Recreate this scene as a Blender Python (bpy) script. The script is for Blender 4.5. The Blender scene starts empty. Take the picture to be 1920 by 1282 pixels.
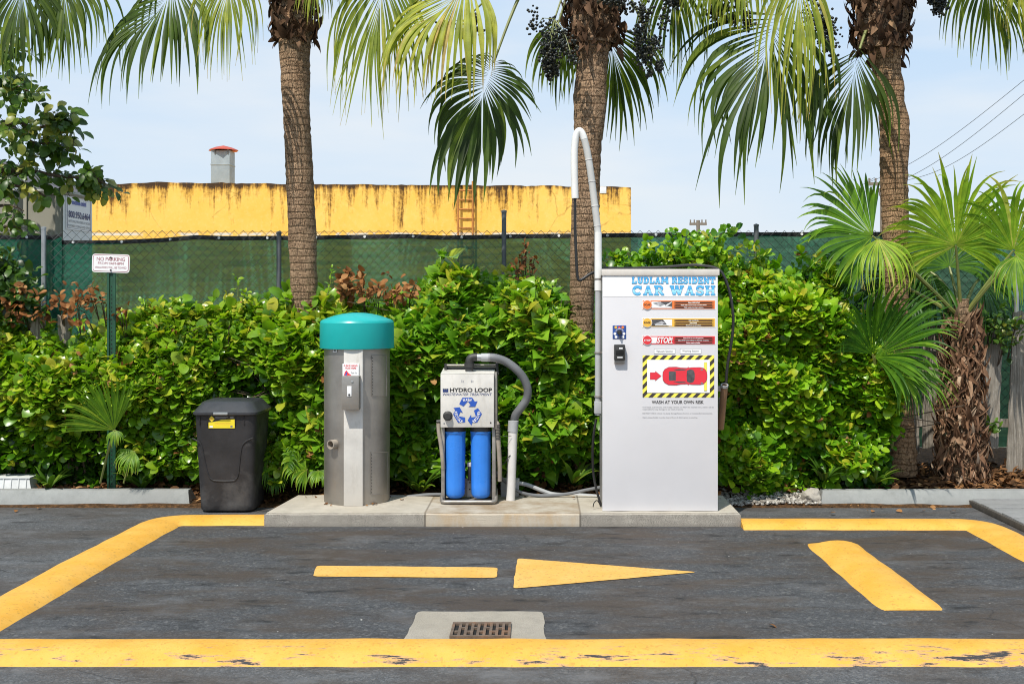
import bpy, bmesh, math, random
import numpy as np
from mathutils import Vector, Matrix, noise as mn
random.seed(7)
rng = np.random.default_rng(11)
R_ = math.radians
sc = bpy.context.scene
C = sc.collection
F = 2150.0; HY = 560.0; VX = 1010.0; CH = 1.78          # lens in picture units, eye height

def at(px, py, d):
    return Vector(((px - VX) * d / F, d, CH - (py - HY) * d / F))
def xat(px, d): return (px - VX) * d / F
def zat(py, d): return CH - (py - HY) * d / F
def gd(py, z=0.0): return F * (CH - z) / (py - HY)

# ------------------------------------------------------------------ materials
class NT:
    def __init__(s, name):
        s.m = bpy.data.materials.new(name); s.m.use_nodes = True
        s.t = s.m.node_tree; s.N = s.t.nodes; s.L = s.t.links
        s.N.clear()
        s.out = s.N.new('ShaderNodeOutputMaterial')
    def n(s, typ, ins=None, **props):
        x = s.N.new('ShaderNode' + typ)
        for k, v in props.items(): setattr(x, k, v)
        for k, v in (ins or {}).items():
            if isinstance(v, bpy.types.NodeSocket): s.L.new(v, x.inputs[k])
            else: x.inputs[k].default_value = v
        return x
    def pos(s, scale=(1, 1, 1), src='Object'):
        tc = s.n('TexCoord'); mp = s.n('Mapping', {'Vector': tc.outputs[src], 'Scale': scale})
        return mp.outputs[0]
    def noise(s, vec, scale, detail=4, rough=.6):
        return s.n('TexNoise', {'Vector': vec, 'Scale': scale, 'Detail': detail, 'Roughness': rough}).outputs['Fac']
    def ramp(s, fac, stops):
        r = s.n('ValToRGB', {'Fac': fac}); e = r.color_ramp.elements
        while len(e) < len(stops): e.new(.5)
        for q, (p, c) in zip(e, stops):
            q.position = p
            q.color = (c, c, c, 1) if isinstance(c, (int, float)) else (*c, 1)
        return r.outputs[0]
    def mix(s, fac, a, b, mode='MIX'):
        x = s.n('MixRGB', blend_type=mode)
        for k, v in (('Fac', fac), ('Color1', a), ('Color2', b)):
            if isinstance(v, bpy.types.NodeSocket): s.L.new(v, x.inputs[k])
            elif k == 'Fac': x.inputs[k].default_value = v
            else: x.inputs[k].default_value = (*v, 1)
        return x.outputs[0]
    def math(s, op, a, b=0.0, clamp=False):
        x = s.n('Math', operation=op, use_clamp=clamp)
        for i, v in enumerate((a, b)):
            if isinstance(v, bpy.types.NodeSocket): s.L.new(v, x.inputs[i])
            else: x.inputs[i].default_value = v
        return x.outputs[0]
    def sep(s, vec):
        x = s.n('SeparateXYZ', {0: vec}); return x.outputs
    def bsdf(s, color, rough=.6, metal=0.0, spec=.5, bump=None, bs=.3, bd=.01):
        b = s.n('BsdfPrincipled')
        for k, v in (('Base Color', color), ('Roughness', rough), ('Metallic', metal), ('Specular IOR Level', spec)):
            if isinstance(v, bpy.types.NodeSocket): s.L.new(v, b.inputs[k])
            elif k == 'Base Color': b.inputs[k].default_value = (*v, 1)
            else: b.inputs[k].default_value = v
        if bump is not None:
            bn = s.n('Bump', {'Height': bump, 'Strength': bs, 'Distance': bd})
            s.L.new(bn.outputs[0], b.inputs['Normal'])
        return b.outputs[0]
    def end(s, shader):
        s.L.new(shader, s.out.inputs['Surface']); return s.m

def simple(name, col, rough=.6, metal=0.0, var=.15, scale=8.0, bump=.0, spec=.5, dirt=None, stretch=(1, 1, 1), bd=.004):
    t = NT(name); p = t.pos(stretch)
    f = t.noise(p, scale, 6, .65)
    c2 = tuple(max(0, c * (1 - var)) for c in col); c1 = tuple(min(1, c * (1 + var * .6)) for c in col)
    c = t.mix(t.ramp(f, [(.3, 0.0), (.7, 1.0)]), c2, c1)
    if dirt:
        g = t.noise(p, scale * .37, 8, .7)
        c = t.mix(t.ramp(g, [(dirt[1], 0.0), (dirt[1] + .14, dirt[2])]), c, dirt[0])
    rr = t.ramp(t.noise(p, scale * 2.3, 5, .6), [(.3, max(.02, rough - .08)), (.7, min(1, rough + .08))])
    h = t.noise(p, scale * 6, 5, .7)
    return t.end(t.bsdf(c, rr, metal, spec, h if bump else None, bump, bd))

def leafmat(name, stops, rough=.35, trans=.35, spec=.5, tmul=(1.25, 1.35, .5), patch=None):
    t = NT(name)
    a = t.n('Attribute', attribute_name='tint')
    c = t.ramp(a.outputs['Fac'], stops)
    p = t.pos()
    c = t.mix(t.ramp(t.noise(p, 9, 3), [(.35, .35), (.65, 0.0)]), c, tuple(x * .5 for x in stops[0][1]))
    d = t.bsdf(c, rough, 0, spec)
    tc = t.mix(1.0, c, tmul, 'MULTIPLY')
    tr = t.n('BsdfTranslucent', {'Color': tc})
    m = t.n('MixShader', {0: trans, 1: d, 2: tr.outputs[0]})
    return t.end(m.outputs[0])

M = {}
# ground
def asphalt(name, base, light, stain, crack, dusty):
    t = NT(name); p = t.pos()
    fine = t.noise(p, 170, 4, .85); med = t.noise(p, 30, 7, .8)
    st = t.n('TexVoronoi', {'Vector': p, 'Scale': 105.0}); stc = t.sep(st.outputs['Color'])[0]
    st2 = t.n('TexVoronoi', {'Vector': p, 'Scale': 52.0}); stc2 = t.sep(st2.outputs['Color'])[1]
    c = t.mix(t.ramp(fine, [(.34, 0.0), (.52, .35), (.7, .8)]), base, light)
    c = t.mix(t.ramp(stc, [(.0, .42), (.35, 0.0)]), c, tuple(x * .35 for x in base))
    c = t.mix(t.ramp(stc, [(.74, 0.0), (1.0, .60)]), c, light)
    c = t.mix(t.ramp(stc2, [(.84, 0.0), (1.0, .40)]), c, (.22, .215, .205))
    c = t.mix(t.ramp(med, [(.38, .0), (.66, .5)]), c, tuple(x * .62 for x in base))
    ps = t.pos((1, 2.6, 1))
    s1 = t.noise(ps, .9, 7, .66)
    c = t.mix(t.ramp(s1, [(.43, 0.0), (.60, stain)]), c, (.058, .043, .033))
    s2 = t.noise(t.pos((1.2, 3.2, 1)), 2.3, 8, .7)
    c = t.mix(t.ramp(s2, [(.55, 0.0), (.65, stain)]), c, (.014, .014, .015))
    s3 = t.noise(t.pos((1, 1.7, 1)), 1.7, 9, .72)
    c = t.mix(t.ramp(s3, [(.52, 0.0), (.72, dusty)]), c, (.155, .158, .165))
    s4 = t.noise(t.pos((1.6, 9, 1)), 2.0, 6, .7)
    c = t.mix(t.ramp(s4, [(.62, 0.0), (.74, stain * .5)]), c, (.018, .016, .015))
    s5 = t.noise(t.pos((1, 1.3, 1)), 5.5, 5, .65)
    c = t.mix(t.ramp(s5, [(.66, 0.0), (.74, stain * .8)]), c, (.012, .012, .012))
    h = t.math('ADD', fine, t.math('MULTIPLY', med, .6))
    if crack:
        wv = t.n('TexNoise', {'Vector': p, 'Scale': 3.0, 'Detail': 5.0}).outputs['Color']
        pv = t.n('MixRGB', {'Fac': .12, 'Color1': p, 'Color2': wv}).outputs[0]
        v = t.n('TexVoronoi', {'Vector': pv, 'Scale': 1.6}, feature='DISTANCE_TO_EDGE').outputs['Distance']
        gate = t.ramp(t.noise(p, 1.1, 3), [(.5, 0.0), (.6, 1.0)])
        k = t.math('MULTIPLY', t.ramp(v, [(.0, 1.0), (.011, 0.0)]), gate)
        c = t.mix(t.math('MULTIPLY', k, crack), c, (.012, .012, .013))
    sp = t.noise(p, 21, 2, .5)
    c = t.mix(t.ramp(sp, [(.765, 0.0), (.78, .8)]), c, (.45, .43, .4))
    return t.end(t.bsdf(c, t.ramp(s1, [(.35, .78), (.7, .6)]), 0, .35, h, .5, .006))
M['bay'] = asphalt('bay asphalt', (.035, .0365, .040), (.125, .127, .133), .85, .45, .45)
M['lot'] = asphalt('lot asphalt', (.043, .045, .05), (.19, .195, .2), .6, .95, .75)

def yellow_paint(name, front=False):
    t = NT(name); p = t.pos()
    n1 = t.noise(p, 5, 6, .6)
    c = t.mix(t.ramp(n1, [(.35, 0.0), (.65, 1.0)]), (.64, .325, .04), (.69, .385, .075))
    n2 = t.noise(p, 60, 5, .7)
    c = t.mix(t.ramp(n2, [(.55, 0.0), (.8, .35)]), c, (.36, .20, .04))
    c = t.mix(t.ramp(t.noise(t.pos((1, 2, 1)), 2.2, 8, .7), [(.5, 0.0), (.75, .4)]), c, (.44, .24, .06))
    sv = t.sep(t.n('TexVoronoi', {'Vector': p, 'Scale': 85.0}).outputs['Color'])[0]
    c = t.mix(t.ramp(sv, [(.88, 0.0), (1.0, .5)]), c, (.30, .17, .04))
    if front:
        y = t.sep(p)[1]                                    # object space: y = 0 on the axis of the berm
        g = t.n('MapRange', {'Value': y, 'From Min': -.2, 'From Max': .02, 'To Min': 1.0, 'To Max': 0.0}).outputs[0]
        band = t.n('MapRange', {'Value': y, 'From Min': -.2, 'From Max': -.165, 'To Min': 0.0, 'To Max': 1.0}).outputs[0]
        w = t.noise(t.pos((.42, 2.2, 1)), 8.5, 9, .74)
        big = t.noise(t.pos((1, .1, 1)), .75, 2, .5)
        k = t.math('ADD', t.math('MULTIPLY', w, 1.0), t.math('MULTIPLY', g, .17))
        k = t.math('ADD', k, t.math('MULTIPLY', big, .28))
        k = t.math('SUBTRACT', k, t.math('MULTIPLY', t.math('SUBTRACT', 1.0, band), .08))
        c = t.mix(t.ramp(k, [(.79, 0.0), (.82, .8)]), c, (.42, .26, .15))
        c = t.mix(t.ramp(k, [(.835, 0.0), (.858, 1.0)]), c, (.035, .034, .036))
    else:
        w = t.noise(p, 9, 9, .75)
        c = t.mix(t.ramp(w, [(.69, 0.0), (.73, .7)]), c, (.25, .17, .08))
    return t.end(t.bsdf(c, .6, 0, .35, t.math('ADD', n2, t.noise(p, 200, 2)), .35, .006))
M['yel'] = yellow_paint('yellow paint'); M['yelf'] = yellow_paint('worn yellow paint', True)
def flat_yellow():
    t = NT('flat yellow paint'); p = t.pos()
    c = t.mix(t.ramp(t.noise(p, 4, 6), [(.35, 0.0), (.65, 1.0)]), (.64, .35, .075), (.68, .405, .115))
    f = t.noise(p, 330, 3, .8)
    c = t.mix(t.ramp(f, [(.5, 0.0), (.8, .35)]), c, (.5, .3, .07))
    c = t.mix(t.ramp(t.noise(p, 14, 8, .75), [(.6, 0.0), (.75, .45)]), c, (.42, .27, .1))
    sv = t.sep(t.n('TexVoronoi', {'Vector': p, 'Scale': 85.0}).outputs['Color'])[0]
    c = t.mix(t.ramp(sv, [(.82, 0.0), (1.0, .6)]), c, (.30, .18, .06))
    return t.end(t.bsdf(c, .7, 0, .3, f, .4, .005))
M['yelp'] = flat_yellow()

def concrete(name, col, dark, stain=None, agg=.4, joints=None):
    t = NT(name); p = t.pos()
    f = t.noise(p, 160, 3, .75); m = t.noise(p, 9, 8, .7); b = t.noise(p, 2.2, 6, .65)
    c = t.mix(t.ramp(m, [(.32, 0.0), (.68, 1.0)]), tuple(x * .72 for x in col), col)
    c = t.mix(t.ramp(f, [(.36, agg), (.5, 0.0)]), c, dark)
    c = t.mix(t.ramp(f, [(.62, 0.0), (.74, agg * .6)]), c, (.75, .72, .66))
    c = t.mix(t.ramp(b, [(.44, 0.0), (.66, .65)]), c, stain or tuple(x * .6 for x in col))
    if joints:
        x = t.sep(p)[0]
        for j in joints:
            dj = t.math('ABSOLUTE', t.math('SUBTRACT', x, j))
            c = t.mix(t.ramp(dj, [(.004, .8), (.009, 0.0)]), c, (.10, .085, .07))
            c = t.mix(t.ramp(t.math('SUBTRACT', t.math('ADD', dj, t.math('MULTIPLY', m, .2)), .1), [(.0, .35), (.15, 0.0)]), c, (.62, .57, .5))
    return t.end(t.bsdf(c, .85, 0, .25, t.math('ADD', f, t.math('MULTIPLY', m, .8)), .6, .01))
M['slab'] = concrete('drain slab concrete', (.40, .36, .30), (.13, .115, .10), (.28, .25, .20))
M['stop'] = concrete('painted concrete', (.33, .34, .33), (.2, .2, .2), (.26, .26, .25), .12)
M['rock'] = concrete('rock', (.5, .46, .4), (.2, .18, .15))
def padmat():
    t = NT('pad concrete'); p = t.pos()
    z = t.sep(p)[2]; x = t.sep(p)[0]
    f = t.noise(p, 130, 3, .78); m = t.noise(p, 8, 8, .7); b = t.noise(p, 1.9, 7, .66)
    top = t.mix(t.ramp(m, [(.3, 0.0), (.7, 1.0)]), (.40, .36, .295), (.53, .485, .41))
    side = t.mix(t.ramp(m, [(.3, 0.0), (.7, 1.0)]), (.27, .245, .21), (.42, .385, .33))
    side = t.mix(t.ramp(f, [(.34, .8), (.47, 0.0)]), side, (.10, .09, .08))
    side = t.mix(t.ramp(f, [(.60, 0.0), (.70, .6)]), side, (.72, .68, .6))
    # middle section is a paler, creamier pour
    gm = t.n('MapRange', {'Value': x, 'From Min': 1.24, 'From Max': 1.26}).outputs[0]
    gm2 = t.n('MapRange', {'Value': x, 'From Min': 2.475, 'From Max': 2.455}).outputs[0]
    gmm = t.math('MULTIPLY', gm, gm2)
    side = t.mix(t.math('MULTIPLY', gmm, .75), side, (.60, .52, .41))
    side = t.mix(t.math('MULTIPLY', gmm, t.ramp(t.noise(t.pos((1, 1, .4)), 6, 6, .7), [(.45, 0.0), (.7, .7)])), side, (.50, .32, .15))
    for jx in (1.254, 2.464):
        dj = t.math('ABSOLUTE', t.math('SUBTRACT', x, jx))
        side = t.mix(t.ramp(dj, [(.003, .8), (.010, 0.0)]), side, (.07, .06, .05)); top = t.mix(t.ramp(dj, [(.003, .7), (.010, 0.0)]), top, (.12, .10, .08))
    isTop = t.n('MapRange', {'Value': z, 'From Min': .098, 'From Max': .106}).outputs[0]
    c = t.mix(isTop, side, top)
    wet = t.math('MULTIPLY', t.ramp(b, [(.40, 0.0), (.58, .8)]), t.math('MULTIPLY', isTop, t.math('ADD', gmm, .12)))
    c = t.mix(wet, c, (.28, .20, .12))
    c = t.mix(t.ramp(t.noise(p, 3.1, 6, .7), [(.52, 0.0), (.7, .45)]), c, (.33, .30, .26))
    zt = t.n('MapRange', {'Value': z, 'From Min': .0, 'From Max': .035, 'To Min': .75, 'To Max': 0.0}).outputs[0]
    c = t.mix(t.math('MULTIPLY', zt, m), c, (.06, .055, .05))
    return t.end(t.bsdf(c, .85, 0, .25, t.math('ADD', f, t.math('MULTIPLY', m, .9)), .6, .012))
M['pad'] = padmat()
def soil():
    t = NT('mulch soil'); p = t.pos()
    c = t.ramp(t.noise(p, 26, 8, .75), [(.3, (.03, .018, .010)), (.5, (.09, .05, .025)), (.7, (.24, .12, .05))])
    return t.end(t.bsdf(c, .95, 0, .1, t.noise(p, 40, 6, .7), 1.0, .03))
M['soil'] = soil()
M['farground'] = simple('far ground', (.16, .15, .11), .9, var=.4, scale=.4)

# greenery
G0, G1, G2, G3, G4 = (.015, .036, .005), (.062, .18, .008), (.17, .355, .014), (.34, .52, .028), (.56, .54, .05)
M['leaf'] = leafmat('glossy hedge leaf', [(0, G0), (.3, G1), (.6, G2), (.85, G3), (1, G4)], .28, .38)
M['heart'] = leafmat('heart vine leaf', [(0, G0), (.3, (.065, .20, .010)), (.6, (.155, .37, .018)), (.85, (.32, .53, .035)), (1, G4)], .3, .38)
M['lime'] = leafmat('lime hedge leaf', [(0, (.02, .05, .006)), (.3, (.065, .22, .010)), (.6, (.20, .43, .015)), (.85, (.42, .60, .025)), (1, (.58, .54, .05))], .32, .35)
M['treeleaf'] = leafmat('tree leaf', [(0, (.014, .036, .008)), (.4, (.05, .12, .016)), (.75, (.12, .23, .025)), (1, (.36, .36, .06))], .38, .35)
M['dead'] = leafmat('withered leaf', [(0, (.06, .025, .01)), (.5, (.30, .115, .035)), (1, (.55, .30, .12))], .7, .25, .2, (1.1, .9, .6))
M['litter'] = leafmat('leaf litter', [(0, (.04, .02, .01)), (.45, (.16, .075, .03)), (.8, (.36, .17, .06)), (1, (.55, .33, .15))], .8, .1, .2, (1, .8, .6))
M['strap'] = leafmat('strap leaf', [(0, (.02, .06, .01)), (.5, (.09, .2, .02)), (.85, (.28, .36, .04)), (1, (.5, .33, .12))], .35, .3)
M['frond'] = leafmat('palm frond', [(0, (.022, .042, .006)), (.3, (.07, .125, .014)), (.6, (.23, .30, .026)), (.85, (.52, .52, .08)), (1, (.60, .44, .15))], .5, .4, .25, (1.3, 1.3, .5))
M['fan'] = leafmat('fan palm leaf', [(0, (.015, .05, .008)), (.3, (.055, .16, .014)), (.6, (.19, .37, .022)), (.85, (.42, .56, .045)), (1, (.66, .56, .17))], .4, .45, .3, (1.3, 1.4, .5))
M['stem'] = simple('green stem', (.18, .2, .05), .5, var=.4, scale=6)
M['twig'] = simple('twig bark', (.10, .07, .045), .9, var=.5, scale=20, bump=.5)
def trunkmat(name, a, b, rings, ringamt):
    t = NT(name); p = t.pos()
    c = t.mix(t.ramp(t.noise(t.pos((1, 1, 5)), 9, 7, .7), [(.3, 0.0), (.68, 1.0)]), a, b)
    xyz = t.sep(p)
    wob = t.math('MULTIPLY', t.noise(p, 5, 4), .06)
    zz = t.math('ADD', xyz[2], wob)
    r = t.math('SINE', t.math('MULTIPLY', zz, rings))
    k = t.ramp(t.math('ADD', t.math('MULTIPLY', r, .5), .5), [(.0, 1.0), (.32, 0.0)])
    kk = t.math('MULTIPLY', k, t.ramp(t.noise(p, 14, 5, .7), [(.35, 0.1), (.6, 1.0)]))
    c = t.mix(t.math('MULTIPLY', kk, ringamt), c, tuple(x * .25 for x in a))
    ang = t.math('ARCTAN2', xyz[1], xyz[0])
    cmb = t.n('CombineXYZ', {0: t.math('MULTIPLY', ang, 1.6), 1: t.math('MULTIPLY', xyz[2], 2.2), 2: 0.0}).outputs[0]
    v = t.n('TexVoronoi', {'Vector': cmb, 'Scale': 8.0}, feature='DISTANCE_TO_EDGE').outputs['Distance']
    vk = t.ramp(v, [(.0, .8), (.07, 0.0)])
    c = t.mix(vk, c, tuple(x * .25 for x in a))
    st = t.noise(t.pos((7, 7, .7)), 8, 6, .7)
    c = t.mix(t.ramp(st, [(.5, 0.0), (.7, .5)]), c, tuple(min(1, x * 1.5) for x in b))
    c = t.mix(t.ramp(t.noise(p, 3, 4), [(.45, 0.0), (.7, .55)]), c, tuple(x * .55 for x in a))
    h = t.math('SUBTRACT', t.noise(t.pos((4, 4, 6)), 9, 6, .75), t.math('ADD', kk, vk))
    return t.end(t.bsdf(c, .95, 0, .15, h, .9, .03))
M['trunk'] = trunkmat('palm trunk bark', (.30, .182, .108), (.50, .345, .22), 95, .08)
M['trunk2'] = trunkmat('ringed palm bark', (.35, .20, .105), (.55, .36, .21), 125, .45)
M['boot'] = leafmat('palm leaf base', [(0, (.03, .016, .010)), (.5, (.10, .055, .03)), (.8, (.22, .13, .08)), (1, (.36, .22, .12))], .9, .03, .15, (1, .9, .8))
M['fibre'] = leafmat('dry palm fibre', [(0, (.05, .025, .015)), (.5, (.24, .13, .075)), (.8, (.42, .27, .17)), (1, (.6, .46, .33))], .9, .08, .15, (1, .8, .6))
M['berry'] = leafmat('palm fruit', [(0, (.012, .014, .014)), (.6, (.03, .035, .03)), (1, (.10, .09, .05))], .4, .0, .4)
def woodmat():
    t = NT('weathered wood'); p = t.pos()
    g = t.noise(t.pos((22, 22, 1.2)), 3, 8, .7)
    c = t.ramp(g, [(.3, (.10, .085, .07)), (.5, (.30, .265, .22)), (.7, (.50, .46, .40))])
    c = t.mix(t.ramp(t.noise(p, 3, 6, .7), [(.45, 0.0), (.65, .55)]), c, (.14, .125, .10))
    return t.end(t.bsdf(c, .95, 0, .1, g, .9, .02))
M['wood'] = woodmat()

# man-made
M['galv'] = simple('galvanised steel', (.40, .42, .43), .45, .55, .3, 6)
M['darkgalv'] = simple('dull grey post', (.13, .14, .15), .55, .3, .3, 9)
M['wire'] = simple('chain link wire', (.10, .115, .11), .5, .4, .4, 5)
M['hem'] = simple('black hem tape', (.012, .012, .013), .7)
M['white'] = simple('white gloss', (.80, .80, .79), .4, var=.06, scale=3, dirt=((.55, .52, .47), .6, .25))
M['decalwhite'] = simple('decal white', (.82, .82, .82), .45, var=.02)
M['black'] = simple('black', (.02, .018, .018), .5, var=.2)
M['textblack'] = simple('print black', (.03, .027, .027), .6, var=.1)
M['textgrey'] = simple('print grey', (.20, .20, .21), .6, var=.1)
M['kiosk'] = simple('pale grey powder coat', (.63, .62, .64), .42, var=.035, scale=2.2, dirt=((.47, .46, .46), .58, .25))
M['kioskside'] = simple('cabinet side', (.30, .29, .28), .6, var=.3, scale=5)
M['lip'] = simple('beige lip', (.62, .58, .53), .5, var=.12, scale=7)
M['teal'] = simple('teal plastic', (.006, .375, .365), .38, var=.10, scale=3, dirt=((.05, .40, .42), .56, .35))
def steelmat(name, col, rough, metal):
    t = NT(name); p = t.pos()
    g = t.noise(t.pos((1, 1, 60)), 3, 6, .7)
    b = t.noise(p, 2.5, 6, .65)
    c = t.mix(t.ramp(b, [(.35, 0.0), (.7, 1.0)]), tuple(x * .7 for x in col), col)
    c = t.mix(t.ramp(t.noise(t.pos((1, 1, .25)), 11, 7, .7), [(.55, 0.0), (.75, .35)]), c, (.30, .25, .19))
    z = t.sep(p)[2]
    lo = t.n('MapRange', {'Value': z, 'From Min': .0, 'From Max': .45, 'To Min': .6, 'To Max': 0.0}).outputs[0]
    c = t.mix(t.math('MULTIPLY', lo, b), c, (.22, .18, .13))
    return t.end(t.bsdf(c, t.ramp(g, [(.3, rough - .07), (.7, rough + .1)]), metal, .5, g, .12, .003))
M['steel'] = steelmat('brushed stainless steel', (.46, .43, .39), .42, .8)
M['steelb'] = steelmat('bright stainless plate', (.80, .765, .71), .5, .12)
M['steeld'] = simple('dull steel frame', (.34, .315, .285), .5, .6, .3, 14, bump=.2)
M['blue'] = simple('blue filter plastic', (.035, .22, .74), .32, var=.12, scale=4, dirt=((.14, .33, .75), .55, .35))
M['dkplastic'] = simple('dark plastic', (.035, .034, .033), .5, var=.3, scale=9)
M['hosegrey'] = simple('grey hose', (.16, .165, .175), .5, var=.15, scale=9)
M['hosetan'] = simple('tan hose', (.34, .29, .235), .6, var=.2, scale=9)
M['pvc'] = simple('white pvc', (.68, .66, .64), .45, var=.10, scale=6, dirt=((.4, .33, .27), .58, .4))
M['pvcgrey'] = simple('grey pvc', (.40, .41, .42), .5, var=.15, scale=6)
M['foam'] = simple('white foam sleeve', (.74, .74, .72), .7, var=.08, scale=6)
M['foamg'] = simple('grey foam sleeve', (.52, .52, .50), .7, var=.12, scale=6)
M['brownpipe'] = simple('brown pipe', (.27, .16, .09), .5, var=.25, scale=9)
M['bin'] = simple('charcoal bin plastic', (.024, .023, .025), .55, var=.45, scale=5, bump=.25, dirt=((.115, .11, .105), .50, .55), spec=.45)
M['binlid'] = simple('lid plastic', (.034, .036, .042), .45, var=.3, scale=5, dirt=((.09, .09, .1), .56, .5), bump=.15)
M['ylabel'] = simple('yellow label', (.80, .66, .03), .5, var=.05)
M['orange'] = simple('orange print', (.80, .20, .045), .5, var=.05)
M['amber'] = simple('amber print', (.82, .47, .06), .5, var=.05)
M['red'] = simple('red print', (.68, .035, .045), .5, var=.05)
M['carred'] = simple('car red print', (.72, .03, .05), .5, var=.05)
M['maroon'] = simple('maroon print', (.30, .03, .06), .5)
M['printbrown'] = simple('brown print', (.07, .03, .02), .5)
M['hazy'] = simple('hazard yellow', (.86, .78, .10), .5, var=.04)
M['hazk'] = simple('hazard black', (.05, .04, .035), .5)
M['photo_grey'] = simple('photo grey', (.42, .42, .44), .5, var=.6, scale=30)
M['photo_dark'] = simple('photo dark', (.09, .085, .09), .5, var=.5, scale=30)
M['bluep'] = simple('blue print', (.02, .085, .42), .5, var=.06)
M['navy'] = simple('navy print', (.02, .04, .16), .5)
M['outline'] = simple('blue outline print', (.02, .14, .42), .5, var=.05)
M['dialblue'] = simple('dial blue', (.03, .08, .30), .4, var=.4, scale=40)
M['signgreen'] = simple('green sign post', (.012, .07, .035), .5, .2, .3, 9)
M['grate'] = simple('rusty cast iron', (.16, .115, .085), .75, .3, .4, 30, bump=.4, dirt=((.28, .13, .06), .52, .6))
M['hole'] = simple('dark void', (.006, .006, .006), .9)
M['crate'] = simple('white crate plastic', (.62, .63, .62), .5, var=.12, scale=12)
M['rampgrey'] = concrete('grey ramp boards', (.29, .29, .29), (.17, .17, .17), (.22, .22, .215), .15)
M['rampedge'] = simple('ramp edge', (.07, .06, .05), .9, var=.4, scale=20)
M['container'] = simple('shaded beige steel', (.30, .285, .23), .6, var=.08, scale=1.5, dirt=((.2, .18, .14), .62, .4))  # beige darkened to hold the tree shade on the container front
M['containerw'] = simple('pale steel', (.74, .74, .72), .6, var=.06, scale=3)
M['roofgrey'] = simple('grey roof band', (.14, .14, .165), .7, var=.1, scale=2)
M['redcap'] = simple('red cap', (.45, .07, .035), .5, var=.2, scale=5)
M['flue'] = simple('blue grey flue metal', (.28, .33, .36), .55, .3, .2, 2.5, dirt=((.15, .17, .18), .55, .4))
M['rustladder'] = simple('rusty ladder', (.50, .20, .045), .8, var=.4, scale=12)
M['brownside'] = simple('shaded wall', (.45, .26, .05), .9, var=.2)
M['polewood'] = simple('utility pole wood', (.22, .18, .14), .9)
M['cable'] = simple('black cable', (.018, .017, .017), .45, var=.3)
M['powerline'] = simple('power line', (.25, .27, .30), .8)
def wallmat():
    t = NT('stained yellow stucco'); p = t.pos()
    x, y, z = t.sep(p)
    c = t.mix(t.ramp(t.noise(p, .8, 7, .65), [(.3, 0.0), (.7, 1.0)]), (.93, .505, .08), (.97, .60, .145))
    c = t.mix(t.ramp(t.noise(p, 6, 8, .75), [(.5, 0.0), (.75, .35)]), c, (.97, .74, .34))
    st = t.noise(t.pos((1, 1, .11)), 2.6, 8, .72)
    # object space: z = 0 at the top of the parapet
    fall = t.n('MapRange', {'Value': z, 'From Min': -1.5, 'From Max': 0.0, 'To Min': -.11, 'To Max': .085}).outputs[0]
    big = t.math('MULTIPLY', t.math('SUBTRACT', t.noise(t.pos((1, 1, .02)), .35, 3), .5), .35)
    k = t.math('ADD', t.math('ADD', st, fall), big)
    k = t.math('ADD', k, t.math('MULTIPLY', t.math('SUBTRACT', t.noise(p, 9, 5, .7), .5), .25))
    edge = t.n('MapRange', {'Value': z, 'From Min': -.16, 'From Max': .0, 'To Min': 0.0, 'To Max': .10}).outputs[0]
    k = t.math('ADD', k, edge)
    c = t.mix(t.ramp(k, [(.52, 0.0), (.63, .8)]), c, (.26, .11, .02))
    c = t.mix(t.ramp(k, [(.60, 0.0), (.68, .92)]), c, (.045, .028, .02))
    cr = t.n('TexVoronoi', {'Vector': t.n('MixRGB', {'Fac': .25, 'Color1': p, 'Color2': t.n('TexNoise', {'Vector': p, 'Scale': 1.5, 'Detail': 5.0}).outputs['Color']}).outputs[0], 'Scale': .55}, feature='DISTANCE_TO_EDGE').outputs['Distance']
    c = t.mix(t.math('MULTIPLY', t.ramp(cr, [(0, .5), (.006, 0.0)]), t.ramp(t.noise(p, .8, 3), [(.5, 0.0), (.6, 1.0)])), c, (.2, .09, .02))
    bd = t.math('ABSOLUTE', t.math('ADD', z, t.math('ADD', 1.47, t.math('MULTIPLY', t.noise(p, 2.2, 6), .06))))
    bk = t.math('MULTIPLY', t.ramp(bd, [(.035, 1.0), (.05, 0.0)]), t.ramp(t.noise(p, 1.6, 7, .7), [(.45, 0.0), (.52, .85)]))
    c = t.mix(bk, c, (.72, .68, .6))
    bd2 = t.math('ABSOLUTE', t.math('ADD', z, 1.44))
    c = t.mix(t.math('MULTIPLY', t.ramp(bd2, [(.008, .7), (.02, 0.0)]), t.ramp(t.noise(p, 1.2, 5), [(.4, 0.2), (.6, 1.0)])), c, (.30, .16, .05))
    return t.end(t.bsdf(c, .9, 0, .15, t.noise(p, 18, 5, .7), .3, .02))
M['wall'] = wallmat()
def screenmat():
    t = NT('green windscreen fabric'); p = t.pos()
    c = t.mix(t.ramp(t.noise(t.pos((1, 1, 9)), 2.4, 7, .7), [(.3, 0.0), (.7, 1.0)]), (.005, .066, .038), (.026, .20, .125))
    c = t.mix(t.ramp(t.noise(p, .7, 4), [(.5, 0.0), (.75, .4)]), c, (.03, .16, .13))
    z = t.sep(p)[2]
    w = t.math('SINE', t.math('MULTIPLY', z, 420.0))
    d = t.bsdf(c, .6, 0, .3, w, .05, .002)
    tl = t.n('BsdfTranslucent', {'Color': (.02, .13, .09, 1)})
    m1 = t.n('MixShader', {0: .25, 1: d, 2: tl.outputs[0]})
    tr = t.n('BsdfTransparent', {'Color': (.55, .9, .55, 1)})
    op = t.ramp(t.noise(t.pos((1, 1, 14)), 1.8, 5, .6), [(.3, .05), (.7, .17)])
    m2 = t.n('MixShader', {0: op, 1: m1.outputs[0], 2: tr.outputs[0]})
    return t.end(m2.outputs[0])
M['screen'] = screenmat()

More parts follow.
